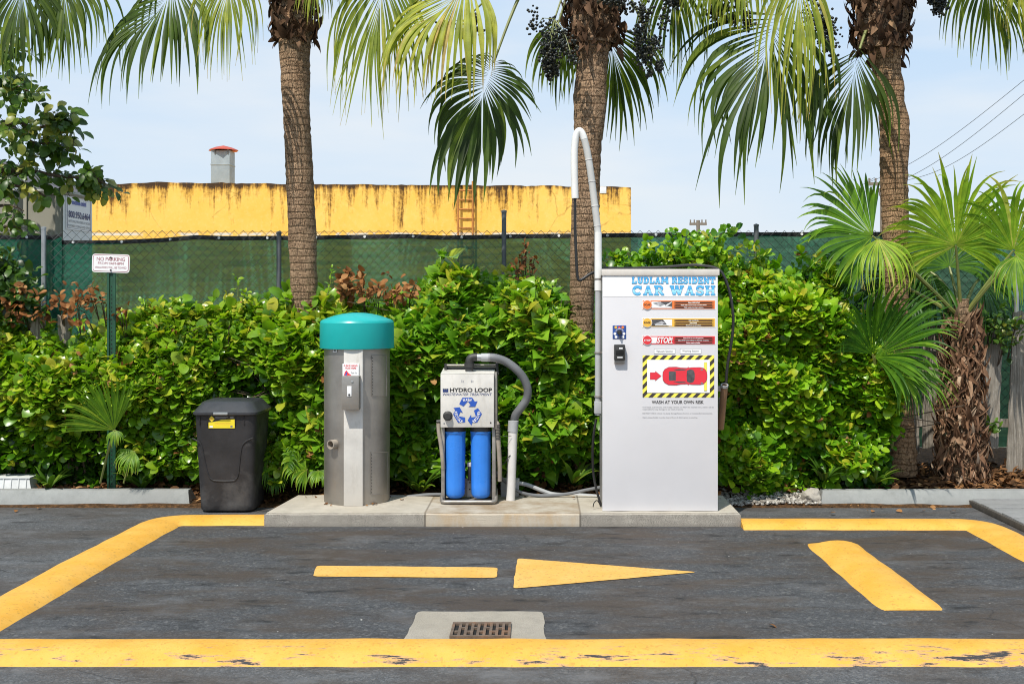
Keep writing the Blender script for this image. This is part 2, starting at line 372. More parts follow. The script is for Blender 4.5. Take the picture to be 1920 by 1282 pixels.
# ------------------------------------------------------------------ mesh building
BASE = {}
class MB:
    def __init__(s): s.v = []; s.f = []; s.m = []; s.t = []; s.slots = []; s.smooth = False; s.sm = []
    def slot(s, m):
        if m not in s.slots: s.slots.append(m)
        return s.slots.index(m)
    def add(s, verts, faces, m, tint=None, smooth=False):
        o = len(s.v); k = s.slot(m)
        s.v.extend([tuple(v) for v in verts])
        s.t.extend(tint if tint is not None else [0.5] * len(verts))
        for f in faces: s.f.append(tuple(i + o for i in f)); s.m.append(k); s.sm.append(smooth)
        return s
    def box(s, x0, x1, y0, y1, z0, z1, m, bev=0.0, seg=2):
        bm = bmesh.new(); bmesh.ops.create_cube(bm, size=1)
        for v in bm.verts: v.co = Vector((x0 if v.co.x < 0 else x1, y0 if v.co.y < 0 else y1, z0 if v.co.z < 0 else z1))
        if bev: bmesh.ops.bevel(bm, geom=bm.edges[:], offset=bev, segments=seg, profile=.6, affect='EDGES')
        s.bm(bm, m, bool(bev)); return s
    def bm(s, bm, m, smooth=False):
        bm.verts.index_update()
        s.add([v.co for v in bm.verts], [[v.index for v in f.verts] for f in bm.faces], m, smooth=smooth); bm.free()
    def tube(s, pts, r, m, n=8, caps=True, smooth=True, tint=None):
        pts = [Vector(p) for p in pts]; N = len(pts)
        rr = [r] * N if isinstance(r, (int, float)) else list(r)
        vs = []; up = None
        for i, p in enumerate(pts):
            t = (pts[min(i + 1, N - 1)] - pts[max(i - 1, 0)])
            if t.length < 1e-9: t = Vector((0, 0, 1))
            t.normalize()
            if up is None: up = t.orthogonal().normalized()
            up = (up - t * up.dot(t))
            if up.length < 1e-6: up = t.orthogonal()
            up.normalize(); w = t.cross(up)
            for k in range(n):
                a = 2 * math.pi * k / n
                vs.append(p + (up * math.cos(a) + w * math.sin(a)) * rr[i])
        fs = [(i * n + k, i * n + (k + 1) % n, (i + 1) * n + (k + 1) % n, (i + 1) * n + k) for i in range(N - 1) for k in range(n)]
        if caps: fs += [tuple(range(n))[::-1], tuple((N - 1) * n + k for k in range(n))]
        s.add(vs, fs, m, None if tint is None else [tint] * len(vs), smooth); return s
    def lathe(s, prof, c, m, n=32, axis='z', caps=False, smooth=True):
        vs = []
        for r, h in prof:
            for k in range(n):
                a = 2 * math.pi * k / n; u, w = r * math.cos(a), r * math.sin(a)
                vs.append((c[0] + u, c[1] + w, c[2] + h) if axis == 'z' else (c[0] + u, c[1] + h, c[2] + w))
        N = len(prof)
        fs = [(i * n + k, i * n + (k + 1) % n, (i + 1) * n + (k + 1) % n, (i + 1) * n + k) for i in range(N - 1) for k in range(n)]
        if caps: fs += [tuple(range(n))[::-1], tuple((N - 1) * n + k for k in range(n))]
        s.add(vs, fs, m, smooth=smooth); return s
    def poly(s, pts, y, m):                                  # flat polygon facing the viewer's side (-Y); pts = (x, z)
        s.add([(x, y, z) for x, z in pts], [tuple(range(len(pts)))], m); return s
    def rect(s, x0, x1, z0, z1, y, m): return s.poly([(x0, z0), (x1, z0), (x1, z1), (x0, z1)], y, m)
    def ribbon(s, pts, w, y, m):                             # stroke of width w in the XZ plane
        N = len(pts); L = []; Rr = []
        for i in range(N):
            a = Vector(pts[max(i - 1, 0)]); b = Vector(pts[min(i + 1, N - 1)]); t = (b - a).normalized(); nrm = Vector((-t.y, t.x))
            p = Vector(pts[i]); L.append(p + nrm * w / 2); Rr.append(p - nrm * w / 2)
        vs = [(p.x, y, p.y) for p in L + Rr]
        s.add(vs, [(i, i + 1, N + i + 1, N + i) for i in range(N - 1)], m); return s

def finish(name, mb, parent=None, base=None, recalc=True, angle=40):
    b = BASE[parent.name] if parent is not None else Vector(base if base is not None else (0, 0, 0))
    me = bpy.data.meshes.new(name)
    va = np.array(mb.v, dtype=np.float64) - np.array(b)
    me.from_pydata(va.tolist(), [], mb.f)
    for m in mb.slots: me.materials.append(M[m])
    me.polygons.foreach_set('material_index', mb.m)
    me.polygons.foreach_set('use_smooth', mb.sm)
    at_ = me.attributes.new('tint', 'FLOAT', 'POINT'); at_.data.foreach_set('value', mb.t)
    me.update()
    if recalc:
        bm = bmesh.new(); bm.from_mesh(me); bmesh.ops.recalc_face_normals(bm, faces=bm.faces); bm.to_mesh(me); bm.free()
    if any(mb.sm): me.set_sharp_from_angle(angle=R_(angle))
    o = bpy.data.objects.new(name, me); C.objects.link(o)
    BASE[o.name] = Vector(b)
    if parent is not None: o.parent = parent
    else: o.location = b
    return o
def npmesh(name, V, Fq, tint, mat, parent=None, base=None, smooth=True):
    """V (n,3) array, Fq (m,4) int array; a repeated last index makes a triangle"""
    b = BASE[parent.name] if parent is not None else Vector(base if base is not None else (0, 0, 0))
    me = bpy.data.meshes.new(name)
    tri = Fq[:, 2] == Fq[:, 3]
    cnt = np.where(tri, 3, 4)
    me.vertices.add(len(V)); me.vertices.foreach_set('co', (V - np.array(b)).astype(np.float32).ravel())
    mask = np.ones(Fq.shape, bool); mask[tri, 3] = False
    loops = Fq[mask]
    me.loops.add(len(loops)); me.loops.foreach_set('vertex_index', loops.astype(np.int32))
    me.polygons.add(len(Fq))
    st = np.concatenate([[0], np.cumsum(cnt)[:-1]])
    me.polygons.foreach_set('loop_start', st.astype(np.int32))
    me.polygons.foreach_set('use_smooth', np.full(len(Fq), smooth))
    me.materials.append(M[mat])
    a = me.attributes.new('tint', 'FLOAT', 'POINT'); a.data.foreach_set('value', tint.astype(np.float32))
    me.update(calc_edges=True); me.validate()
    o = bpy.data.objects.new(name, me); C.objects.link(o); BASE[o.name] = Vector(b)
    if parent is not None: o.parent = parent
    else: o.location = b
    return o
def thing(name, loc, label, cat, group=None):
    o = bpy.data.objects.new(name, None); C.objects.link(o); o.location = loc; o.empty_display_size = .1
    BASE[o.name] = Vector(loc); return tag(o, label, cat, group)
def tag(o, label, cat, group=None):
    o['label'] = label; o['category'] = cat
    if group: o['group'] = group
    return o
def struct(o, kind='structure'): o['kind'] = kind; return o

# text as flat meshes
_tc = {}
def text_geo(s, bold=0.0, shear=0.0):
    key = (s, bold, shear)
    if key not in _tc:
        cu = bpy.data.curves.new('lettering', 'FONT'); cu.body = s; cu.size = 1; cu.offset = bold; cu.shear = shear; cu.resolution_u = 3; cu.fill_mode = 'FRONT'
        o = bpy.data.objects.new('lettering', cu); C.objects.link(o)
        dg = bpy.context.evaluated_depsgraph_get(); dg.update()
        me = bpy.data.meshes.new_from_object(o.evaluated_get(dg))
        V = np.array([v.co[:] for v in me.vertices]); Fs = [tuple(p.vertices) for p in me.polygons]
        bpy.data.objects.remove(o); bpy.data.curves.remove(cu); bpy.data.meshes.remove(me)
        V = V[:, :2]; V = (V - V.min(0)) / (V.max(0) - V.min(0)); _tc[key] = (V, Fs)
    return _tc[key]
def text(mb, s, x0, x1, z0, z1, y, m, bold=0.0, shear=0.0, xf=None):
    V, Fs = text_geo(s, bold, shear)
    pts = [(x0 + (x1 - x0) * u, y, z0 + (z1 - z0) * w) for u, w in V]
    if xf: pts = [xf(p) for p in pts]
    mb.add(pts, Fs, m)
# ------------------------------------------------------------------ vegetation generators
def unit(a): return a / np.maximum(np.linalg.norm(a, axis=-1, keepdims=True), 1e-9)
LT = {'oval': ([.10, .32, .60, .87], [.21, .44, .50, .31]), 'heart': ([.07, .26, .52, .80], [.42, .54, .44, .20]), 'long': ([.15, .4, .65, .88], [.5, .46, .34, .16])}
def leaf_template(kind):
    ts, ws = LT[kind]; v = [(0, 0, 0)]
    for t, w in zip(ts, ws):
        zc = .06 * math.sin(t * 3) - .16 * t * t
        v += [(t - (.11 if kind == 'heart' and t < .2 else 0), w, zc + .13 * w), (t, 0, zc), (t - (.11 if kind == 'heart' and t < .2 else 0), -w, zc + .13 * w)]
    v.append((1, 0, -.16))
    f = [(0, 2, 1, 1), (0, 3, 2, 2)]
    n_ = len(ts)
    for k in range(n_ - 1):
        a = 1 + 3 * k; f += [(a, a + 1, a + 4, a + 3), (a + 1, a + 2, a + 5, a + 4)]
    a = 1 + 3 * (n_ - 1); f += [(a, a + 1, a + 3, a + 3), (a + 1, a + 2, a + 3, a + 3)]
    return np.array(v, float), np.array(f)
def leaves(P, D, Nn, size, asp, tint, kind='oval'):
    T, Fq = leaf_template(kind)
    D = unit(D); Y = unit(np.cross(Nn, D)); Z = np.cross(D, Y)
    n = len(P)
    V = P[:, None, :] + size[:, None, None] * (T[None, :, 0:1] * D[:, None, :] + T[None, :, 1:2] * asp[:, None, None] * Y[:, None, :] + T[None, :, 2:3] * Z[:, None, :])
    K = len(T)
    FF = (Fq[None] + (np.arange(n) * K)[:, None, None]).reshape(-1, 4)
    return V.reshape(-1, 3), FF, np.repeat(tint, K)
def rosettes(Pc, Dc, k, spread, size, asp, tint, kind='oval', jitter=.35, stemlen=.03, up=.0):
    """k leaves round each twig tip Pc pointing along Dc"""
    n = len(Pc); Dc = unit(Dc)
    A = unit(np.cross(Dc, rng.normal(size=(n, 3)))); B = np.cross(Dc, A)
    ang = (np.arange(k)[None] * 2.4 + rng.uniform(0, 6.28, (n, 1)) + rng.normal(0, .25, (n, k)))
    rad = np.cos(ang)[..., None] * A[:, None] + np.sin(ang)[..., None] * B[:, None]
    sp = spread * (1 - .45 * np.arange(k) / max(1, k - 1))[None, :, None] * rng.uniform(.7, 1.2, (n, k, 1))
    d = unit(Dc[:, None] * (1.25 - sp) + rad * sp + rng.normal(0, jitter, (n, k, 3)) + np.array([0, 0, up]))
    p = Pc[:, None] - Dc[:, None] * (stemlen * (k - 1 - np.arange(k))[None, :, None] * .6) + d * stemlen * .5
    nn = unit(Dc[:, None] * .7 + np.array([0, -.35, .75]) + rng.normal(0, .3, (n, k, 3)))
    sz = size[:, None] * rng.uniform(.6, 1.15, (n, k)) * (1 - .12 * (np.arange(k) / k))[None]
    ti = np.clip(tint[:, None] + rng.normal(0, .10, (n, k)) + .12 * (np.arange(k) / k)[None], 0, 1)
    asp_ = np.full((n * k,), asp) * rng.uniform(.85, 1.15, n * k)
    return leaves(p.reshape(-1, 3), d.reshape(-1, 3), nn.reshape(-1, 3), sz.ravel(), asp_, ti.ravel(), kind)
def merge(parts):
    V = []; Fq = []; T = []; o = 0
    for v, f, t in parts: V.append(v); Fq.append(f + o); T.append(t); o += len(v)
    return np.concatenate(V), np.concatenate(Fq), np.concatenate(T)
def interp(px, table):
    xs, ys = zip(*table); return np.interp(px, xs, ys)
def bumps(x, z, seed):
    r = np.random.default_rng(seed); s = 0
    for k in range(14):
        a = r.uniform(0, 6.28); fr = r.uniform(2.5, 13); s = s + np.sin(x * fr * math.cos(a) + z * fr * math.sin(a) + r.uniform(0, 6.28)) / (1 + fr * .22)
    return s / 3.2

def hedge(root, x0, x1, top, yfront, thick, n, mat, kind, size, asp, k, seed, tone=.5, gaps=.35, sizes=None, bottom=None, ground=.06):
    """foliage filling a bank of shrubbery; top = [(X, Z)], yfront = Y of the face at its foot"""
    g = np.random.default_rng(seed)
    x = g.uniform(x0, x1, n * 2); tz = interp(x, top); z = ground + (tz - ground) * g.uniform(0, 1, n * 2) ** .9
    b = bumps(x, z * 1.1, seed)
    keep = (b > -gaps * 1.9) | (g.uniform(size=n * 2) < .35)
    if bottom: keep &= z > interp(x, bottom) + g.normal(0, .05, n * 2)
    x, z, b, tz = [q[keep][:n] for q in (x, z, b, tz)]
    n = len(x)
    rel = np.clip((z - ground) / (tz - ground), 0, 1)
    roundtop = np.clip((rel - .72) / .28, 0, 1) ** 2 * thick * .8
    depth = np.minimum(g.exponential(.085, n), thick * .9)
    y = yfront - .22 * b + roundtop + depth + .10 * np.clip(.3 - rel, 0, 1)
    z = z + .10 * b * (rel > .8)
    shoot = (rel > .93) & (g.uniform(size=n) < .10)               # loose shoots above the bank
    z = z + shoot * g.uniform(.04, .20, n)
    Pc = np.stack([x, y, z], 1)
    D = unit(np.stack([g.normal(0, .55, n), -0.75 + g.normal(0, .45, n), .35 + .9 * rel ** 2 + g.normal(0, .5, n)], 1))
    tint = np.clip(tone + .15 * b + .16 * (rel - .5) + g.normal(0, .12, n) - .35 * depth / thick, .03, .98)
    old = g.uniform(size=n) < .03; tint = np.where(old, g.uniform(.9, 1.0, n), tint)
    sz = np.full(n, size) * np.clip(np.exp(g.normal(-.06, .34, n)), .42, 1.8)
    if sizes is not None: sz *= interp(x, sizes)
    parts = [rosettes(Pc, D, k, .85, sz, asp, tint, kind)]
    # inner layer closing the bank, its leaf colour darkened as shadow in the gaps
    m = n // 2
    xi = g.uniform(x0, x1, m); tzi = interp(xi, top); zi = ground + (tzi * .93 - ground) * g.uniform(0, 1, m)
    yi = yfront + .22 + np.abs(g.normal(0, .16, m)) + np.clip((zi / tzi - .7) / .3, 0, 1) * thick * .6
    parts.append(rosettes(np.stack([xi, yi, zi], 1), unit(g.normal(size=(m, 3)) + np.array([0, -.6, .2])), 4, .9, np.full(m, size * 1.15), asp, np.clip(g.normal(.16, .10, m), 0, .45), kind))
    V, Fq, T = merge(parts)
    f = npmesh('foliage', V, Fq, T, mat, root)
    # withered leaves caught in the bank
    m = n // 28; q = g.integers(0, n, m)
    V, Fq, T = rosettes(Pc[q] + np.array([0, -.02, 0]), unit(D[q] + g.normal(0, .6, (m, 3))), 2, .8, np.full(m, size * .8), .6, np.clip(g.normal(.55, .25, m), 0, 1), 'oval')
    npmesh('dry_leaves', V, Fq, T, 'dead', root)
    # woody stems
    mb = MB()
    for i in range(int((x1 - x0) * 22)):
        sx = g.uniform(x0, x1); zt = float(interp(sx, top)) * g.uniform(.45, .92)
        p = Vector((sx, yfront + .3 + g.uniform(0, .15), ground - .06)); q = [p]
        for j in range(1, 6): q.append(Vector((sx + g.normal(0, .07) * j, yfront + .30 - .02 * j + g.normal(0, .05), ground + zt * j / 5)))
        mb.tube(q, [.012, .011, .009, .007, .005, .003], 'twig', 5, False)
    finish('stems', mb, root, recalc=False)
    return f

def fan(hub, axis, normal, R, spread=120, n=46, split=.5, droop=1.0, cup=.12, tone=.45, tip=.25, seed=0, fold=.16, lenpow=.4, taper=1.0, wave=0.0, rag=0.0, costa=0.0, back=0.0, wf=1.0):
    """one palmate leaf: n pleated segments joined near the hub, free and hanging beyond `split`"""
    g = np.random.default_rng(seed + 100)
    a = np.array(axis, float); a /= np.linalg.norm(a)
    N = np.array(normal, float); N -= a * N.dot(a); N /= np.linalg.norm(N)
    S = np.cross(a, N)
    S_ = 13; ts = np.linspace(0.02, 1, S_)
    th = np.linspace(-R_(spread), R_(spread), n) + g.normal(0, .006 + rag * .12, n)
    dth = 2 * R_(spread) / n
    V = []; Fq = []; T = []; base = 0; gd_ = np.zeros(3); left = 0
    for i in range(n):
        if left == 0: left = int(g.integers(2, 6)); gd_ = g.normal(0, .03 + rag * .35, 3)
        left -= 1
        L = R * (1 - lenpow * (abs(th[i]) / math.pi) ** 1.5) * g.uniform(1.0 - .08 - rag, 1.06)
        sp = split * g.uniform(.9, 1.12)
        d = a * math.cos(th[i]) + S * math.sin(th[i]) + N * (cup - back * abs(math.sin(th[i])) + wave * math.sin(th[i] * 3)) + g.normal(0, .012, 3)
        d /= np.linalg.norm(d)
        side0 = -a * math.sin(th[i]) + S * math.cos(th[i])
        rel_ = 1 - abs(th[i]) / R_(spread); cq = costa * R * rel_; L = L - cq * .5
        p = np.array(hub, float) + a * cq + np.array([0, 0, -1]) * cq * rel_ * .35 * min(1, droop); dr = droop * g.uniform(.75, 1.3); dead = g.uniform() < .08
        kink = g.uniform() < .12; drift = g.normal(0, .02 + rag * .08, 3) + gd_
        c = .0; prev = 0
        for s_, t in enumerate(ts):
            st = (t - prev) * L; prev = t
            if t > sp * .55:
                q = (t - sp * .55) / (1 - sp * .55)
                d = d + np.array([0, 0, -1]) * dr * .75 * q ** 1.05 + drift * q
                if kink and t > .8: d = d + np.array([0, 0, -.35])
                d /= np.linalg.norm(d)
            p = p + d * st
            side = side0 - d * side0.dot(d); side /= max(1e-6, np.linalg.norm(side))
            nn = np.cross(d, side)
            full = t * L * dth * .52 * (1 + (wf - 1) * min(1, t * 3))
            if t <= sp: w = full
            else:
                q = (t - sp) / (1 - sp); w = sp * L * dth * .52 * wf * (1 - q ** 1.25 * .96) * (1 - .18 * min(1, q * 6)) * taper
            w = max(w, .0012)
            fo = fold * 2 * w * (1 if t <= sp else 1.5)
            V += [p - side * w, p + nn * fo, p + side * w]
            tv = tone + .10 * math.sin(i * 1.7 + seed) + g.normal(0, .03) + tip * max(0, (t - .72) / .28) ** 1.5 + (.2 if dead else 0) + (.10 if t < .12 else 0)
            T += [min(1, max(0, tv))] * 3
            if s_:
                b = base + 3 * (s_ - 1); Fq += [(b, b + 1, b + 4, b + 3), (b + 1, b + 2, b + 5, b + 4)]
        base += 3 * S_
    return np.array(V), np.array(Fq), np.array(T)
def petiole(mb, a, b, r0, r1, sag, m='stem', out=(0, 0, 0)):
    a, b, out = Vector(a), Vector(b), Vector(out)
    q = [a.lerp(b, t) + Vector((0, 0, sag)) * math.sin(math.pi * t) + out * math.sin(math.pi * t) for t in np.linspace(0, 1, 9)]
    mb.tube(q, list(np.linspace(r0, r1, 9)), m, 6, True)
_fs = [0]
def frond(root, hub, axis, normal, R, crown, spread=80, n=40, split=.5, droop=1.0, tone=.45, mat='frond', tip=.25, cup=.12, name='frond', sag=.12, r0=.022, taper=1.0, fold=.16, lenpow=.4, label=None, rag=0.0, costa=0.0, back=0.0, wf=1.0):
    _fs[0] += 1
    V, Fq, T = fan(hub, axis, normal, R, spread, n, split, droop, cup, tone, tip, _fs[0], fold, lenpow, taper, 0.0, rag, costa, back, wf)
    o = npmesh(name, V, Fq, T, mat, root)
    mb = MB(); petiole(mb, crown, hub, r0, .010, sag)
    finish('leaf_stalk', mb, o)
    if label: o['label'] = label
    return o
def pipe_open(mb, a, b, ro, ri, depth, m, n=20):
    a, b = Vector(a), Vector(b); t = (b - a).normalized(); u = t.orthogonal().normalized(); w = t.cross(u)
    vs = []
    for c, r in ((a, ro), (b, ro), (b, ri), (b - t * depth, ri)): vs += [c + (u * math.cos(2 * math.pi * k / n) + w * math.sin(2 * math.pi * k / n)) * r for k in range(n)]
    mb.add(vs, [(i * n + k, i * n + (k + 1) % n, (i + 1) * n + (k + 1) % n, (i + 1) * n + k) for i in range(3) for k in range(n)], m, smooth=True)
    c = b - t * (depth - .001); vs = [c + (u * math.cos(2 * math.pi * k / n) + w * math.sin(2 * math.pi * k / n)) * ri * .995 for k in range(n)]
    mb.add(vs, [tuple(range(n))], 'hole')
def flaps(P, D, Nn, L, w, tint):
    """pointed, slightly curled dry flaps"""
    return leaves(np.array(P), np.array(D), np.array(Nn), np.array(L), np.array(w), np.array(tint), 'long')
def trunk(root, prof, mat, name='trunk', seed=0, n=28, rough=.012, ribs=0.0):
    """prof = [(x, y, z, r)] from foot to top"""
    pr = np.array(prof); zz = np.linspace(pr[0, 2], pr[-1, 2], 130)
    X, Y, Rr = [np.interp(zz, pr[:, 2], pr[:, k]) for k in (0, 1, 3)]
    mb = MB(); vs = []
    for i, z in enumerate(zz):
        for k in range(n):
            a = 2 * math.pi * k / n
            nz = mn.noise(Vector((math.cos(a) * 1.6, math.sin(a) * 1.6 + seed * 9, z * 3.5)))
            nf = mn.noise(Vector((math.cos(a) * 5, math.sin(a) * 5 + seed * 9, z * 28)))
            r = Rr[i] * (.955 + .07 * nz) + rough * nf + ribs * abs(math.sin(z * 62 + nz * 2))
            vs.append((X[i] + r * math.cos(a), Y[i] + r * math.sin(a), z))
    fs = [(i * n + k, i * n + (k + 1) % n, (i + 1) * n + (k + 1) % n, (i + 1) * n + k) for i in range(len(zz) - 1) for k in range(n)]
    mb.add(vs, fs, mat, smooth=True)
    return finish(name, mb, root, recalc=False, angle=80)
def leaf_bases(root, c, z0, z1, r0, r1, n, seed, mat='boot', L=(.10, .22), name='leaf_bases', down=.4, wd=(.25, .6)):
    g = np.random.default_rng(seed)
    z = g.uniform(z0, z1, n); a = g.uniform(0, 6.28, n); q = (z - z0) / (z1 - z0); r = r0 + (r1 - r0) * q
    rad = np.stack([np.cos(a), np.sin(a), 0 * a], 1); tan = np.stack([-np.sin(a), np.cos(a), 0 * a], 1)
    P = np.array(c)[None] + rad * (r * g.uniform(.75, 1.0, n))[:, None]; P[:, 2] = z
    D = unit(rad * .55 + np.array([0, 0, 1]) * np.where(g.uniform(size=n) < down, -.8, .75)[:, None] + tan * g.normal(0, .5, n)[:, None])
    Nn = rad + g.normal(0, .3, (n, 3))
    V, Fq, T = flaps(P, D, Nn, g.uniform(*L, n), g.uniform(*wd, n), np.clip(g.normal(.5, .22, n), 0, 1))
    return npmesh(name, V, Fq, T, mat, root)
ICO = None
def fruit(root, p, crown, n, rx, rz, seed, r=.0145):
    global ICO
    if ICO is None:
        bm = bmesh.new(); bmesh.ops.create_icosphere(bm, subdivisions=1, radius=1); bm.verts.index_update()
        ICO = (np.array([v.co[:] for v in bm.verts]), np.array([[v.index for v in f.verts] + [f.verts[2].index] for f in bm.faces])); bm.free()
    g = np.random.default_rng(seed); p = np.array(p)
    nb = max(4, n // 40); ends = p + g.normal(size=(nb, 3)) * np.array([rx, rx, rz]) * .5
    c = ends[g.integers(0, nb, n)] + g.normal(size=(n, 3)) * np.array([rx * .24, rx * .24, rz * .28])
    rr = r * g.uniform(.7, 1.15, n)
    V = (c[:, None] + ICO[0][None] * rr[:, None, None]).reshape(-1, 3)
    Fq = (ICO[1][None] + (np.arange(n) * len(ICO[0]))[:, None, None]).reshape(-1, 4)
    o = npmesh('fruit_cluster', V, Fq, np.repeat(np.clip(g.normal(.5, .25, n), 0, 1), len(ICO[0])), 'berry', root)
    mb = MB(); top = Vector(p + np.array([0, 0, rz * .9]))
    petiole(mb, crown, top, .014, .008, .10)
    for e in ends[:14]: mb.tube([top, top.lerp(Vector(e), .6) + Vector((0, 0, .03)), Vector(e) - Vector((0, 0, rz * .3))], .0035, 'stem', 4, False)
    finish('fruit_stalk', mb, o, recalc=False)
    return o
def strap_plant(name, base, n, L, label, cat, group=None, lean=(0, 0), tone=.5, w=.022, mat='strap', seed=1, upr=.9):
    g = np.random.default_rng(seed * 31 + 5); V = []; Fq = []; T = []; o = 0
    for i in range(n):
        a = g.uniform(0, 6.28); d = np.array([math.cos(a) * .75 + lean[0], math.sin(a) * .75 + lean[1], upr * g.uniform(.7, 1.3)]); d /= np.linalg.norm(d)
        l = L * g.uniform(.6, 1.15); p = np.array(base) + np.array([d[0], d[1], 0]) * .02; side = np.cross(d, [0, 0, 1]); side /= np.linalg.norm(side)
        tt = np.clip(tone + g.normal(0, .17), 0, 1)
        for s_, t in enumerate(np.linspace(0, 1, 9)):
            if s_: p = p + d * l / 8
            d = d + np.array([0, 0, -1]) * .22 * t; d /= np.linalg.norm(d)
            ww = w * (.5 + 1.5 * t if t < .35 else 1.03) * (1 - max(0, (t - .5) / .5) ** 1.6) + .001
            nn = np.cross(d, side)
            V += [p - side * ww, p - nn * ww * .35, p + side * ww]; T += [min(1, tt + .25 * max(0, t - .75))] * 3
            if s_: b = o + 3 * (s_ - 1); Fq += [(b, b + 1, b + 4, b + 3), (b + 1, b + 2, b + 5, b + 4)]
        o += 27
    ob = npmesh(name, np.array(V), np.array(Fq), np.array(T), mat, None, base)
    return tag(ob, label, cat, group)
# ================================================================== THE SETTING
def sheet(name, pts, z, m, sub=1):
    mb = MB(); mb.add([(x, y, z) for x, y in pts], [tuple(range(len(pts)))], m); return struct(finish(name, mb))
sheet('ground', [(-1500, -60), (1500, -60), (1500, 2500), (-1500, 2500)], -.25, 'farground')
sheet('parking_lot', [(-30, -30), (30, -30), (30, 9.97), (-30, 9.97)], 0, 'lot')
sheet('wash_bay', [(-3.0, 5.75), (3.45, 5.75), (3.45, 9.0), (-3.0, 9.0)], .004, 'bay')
# planting bed rising towards the fence
def bedz(x, y): return .015 + .17 * max(0, min(1, (y - 9.95) / 1.0)) ** .8 + .03 * mn.noise(Vector((x * 2.2, y * 2.2, 0)))
mb = MB(); nx, ny = 160, 26
vs = [(-8 + 16 * i / nx, 9.72 + 2.6 * j / ny, bedz(-8 + 16 * i / nx, 9.72 + 2.6 * j / ny) if j else -.02) for j in range(ny + 1) for i in range(nx + 1)]
mb.add(vs, [(j * (nx + 1) + i, j * (nx + 1) + i + 1, (j + 1) * (nx + 1) + i + 1, (j + 1) * (nx + 1) + i) for j in range(ny) for i in range(nx)], 'soil', smooth=True)
struct(finish('planting_bed', mb))

# raised yellow kerbs (painted asphalt berms)
def berm(path, hw, h, m, end0=True, end1=True, prof=9, ease=False):
    """path of (x, y); a rounded hump swept along it; local +Y of the sweep is its outer side"""
    mb = MB(); N = len(path); vs = []
    g = random.Random(len(path))
    for i, p in enumerate(path):
        a = Vector(path[max(0, i - 1)]); b = Vector(path[min(N - 1, i + 1)]); t = (b - a).normalized(); nr = Vector((-t.y, t.x))
        e = 1.0 if not ease else min(1, .15 + .85 * min(i, N - 1 - i) / 5)
        for k in range(prof):
            u = -1 + 2 * k / (prof - 1)
            jit = .012 * mn.noise(Vector((p[0] * 4, p[1] * 4, u * 2)))
            zz = h * (1 - abs(u) ** 2.4) * e * (1 + .1 * mn.noise(Vector((p[0] * 2, p[1] * 2, 5))))
            q = Vector(p) + nr * (hw * u + jit)
            vs.append((q.x, q.y, max(.0, zz) + (.002 if 0 < k < prof - 1 else -.004)))
    fs = [(i * prof + k, i * prof + k + 1, (i + 1) * prof + k + 1, (i + 1) * prof + k) for i in range(N - 1) for k in range(prof - 1)]
    if end0: fs.append(tuple(range(prof)))
    if end1: fs.append(tuple((N - 1) * prof + k for k in range(prof)))
    mb.add(vs, fs, m, smooth=True); return mb
def densify(pts, step=.06):
    out = []
    for a, b in zip(pts[:-1], pts[1:]):
        a, b = Vector(a), Vector(b); n = max(1, int((b - a).length / step))
        out += [tuple(a.lerp(b, i / n)) for i in range(n)]
    return out + [tuple(pts[-1])]
def arc(cx, cy, r, a0, a1, n=10): return [(cx + r * math.cos(R_(a0 + (a1 - a0) * i / n)), cy + r * math.sin(R_(a0 + (a1 - a0) * i / n))) for i in range(n + 1)]
o = finish('yellow_kerb', berm(densify([(-6.5, 5.75), (6.5, 5.75)]), .205, .055, 'yelf'), base=(0, 5.75, 0), angle=60)
tag(o, 'long yellow kerb with chipped paint running across the front of the wash bay', 'kerb', 'yellow kerbs round the wash bay')
o = finish('yellow_kerb', berm(densify([(-3.05, 5.99), (-3.03, 7.6), (-2.985, 8.9)] + arc(-2.765, 8.93, .22, 180, 92) + [(-2.145, 9.155)]), .185, .05, 'yel'), base=(-3.0, 7.5, 0), angle=60)
tag(o, 'yellow kerb that curves round the bay corner to the grey trash bin', 'kerb', 'yellow kerbs round the wash bay')
o = finish('yellow_kerb', berm(densify([(1.578, 8.99), (3.26, 8.975)] + arc(3.26, 8.785, .19, 88, 2) + [(3.45, 8.7), (3.45, 5.99)]), .185, .05, 'yel'), base=(3.4, 7.5, 0), angle=60)
tag(o, 'yellow kerb from the kiosk pad past the grey timber ramp', 'kerb', 'yellow kerbs round the wash bay')
mb = berm(densify([(2.135, 6.54), (2.12, 8.32)], .03), .2, .058, 'yel', ease=True)
o = finish('speed_bump', mb, base=(2.13, 7.4, 0), angle=60)
tag(o, 'short yellow painted asphalt hump lying inside the wash bay', 'speed bump')

# painted arrow
def rounded(pts, r=.04, n=5):
    out = []
    for i, p in enumerate(pts):
        p = Vector(p); a = (Vector(pts[i - 1]) - p).normalized(); b = (Vector(pts[(i + 1) % len(pts)]) - p).normalized()
        k = r
        for j in range(n + 1):
            t = j / n; q0 = p + a * k; q1 = p + b * k
            out.append(tuple((1 - t) ** 2 * q0 + 2 * t * (1 - t) * p + t * t * q1))
    return out
def wob(pts, s=.006):
    return [(x + s * mn.noise(Vector((x * 9, y * 9, 1))), y + s * mn.noise(Vector((x * 9, y * 9, 7)))) for x, y in densify(pts + [pts[0]], .05)[:-1]]
yA = [gd(v) for v in (1062, 1085, 1048, 1105, 1074)]
shaft = [(xat(594, yA[0]), yA[0]), (xat(584, yA[1]), yA[1] + .04), (xat(931, yA[1]), yA[1]), (xat(934, yA[0]), yA[0] - .05)]
head = [(xat(970, yA[2]), yA[2]), (xat(962, yA[3]), yA[3]), (xat(1308, yA[4]), yA[4])]
for nm, pts in (('road_marking', shaft), ('road_marking', head)):
    mb = MB(); q = wob(rounded(pts)); mb.add([(x, y, .008) for x, y in q], [tuple(range(len(q)))], 'yelp')
    o = struct(finish(nm, mb))

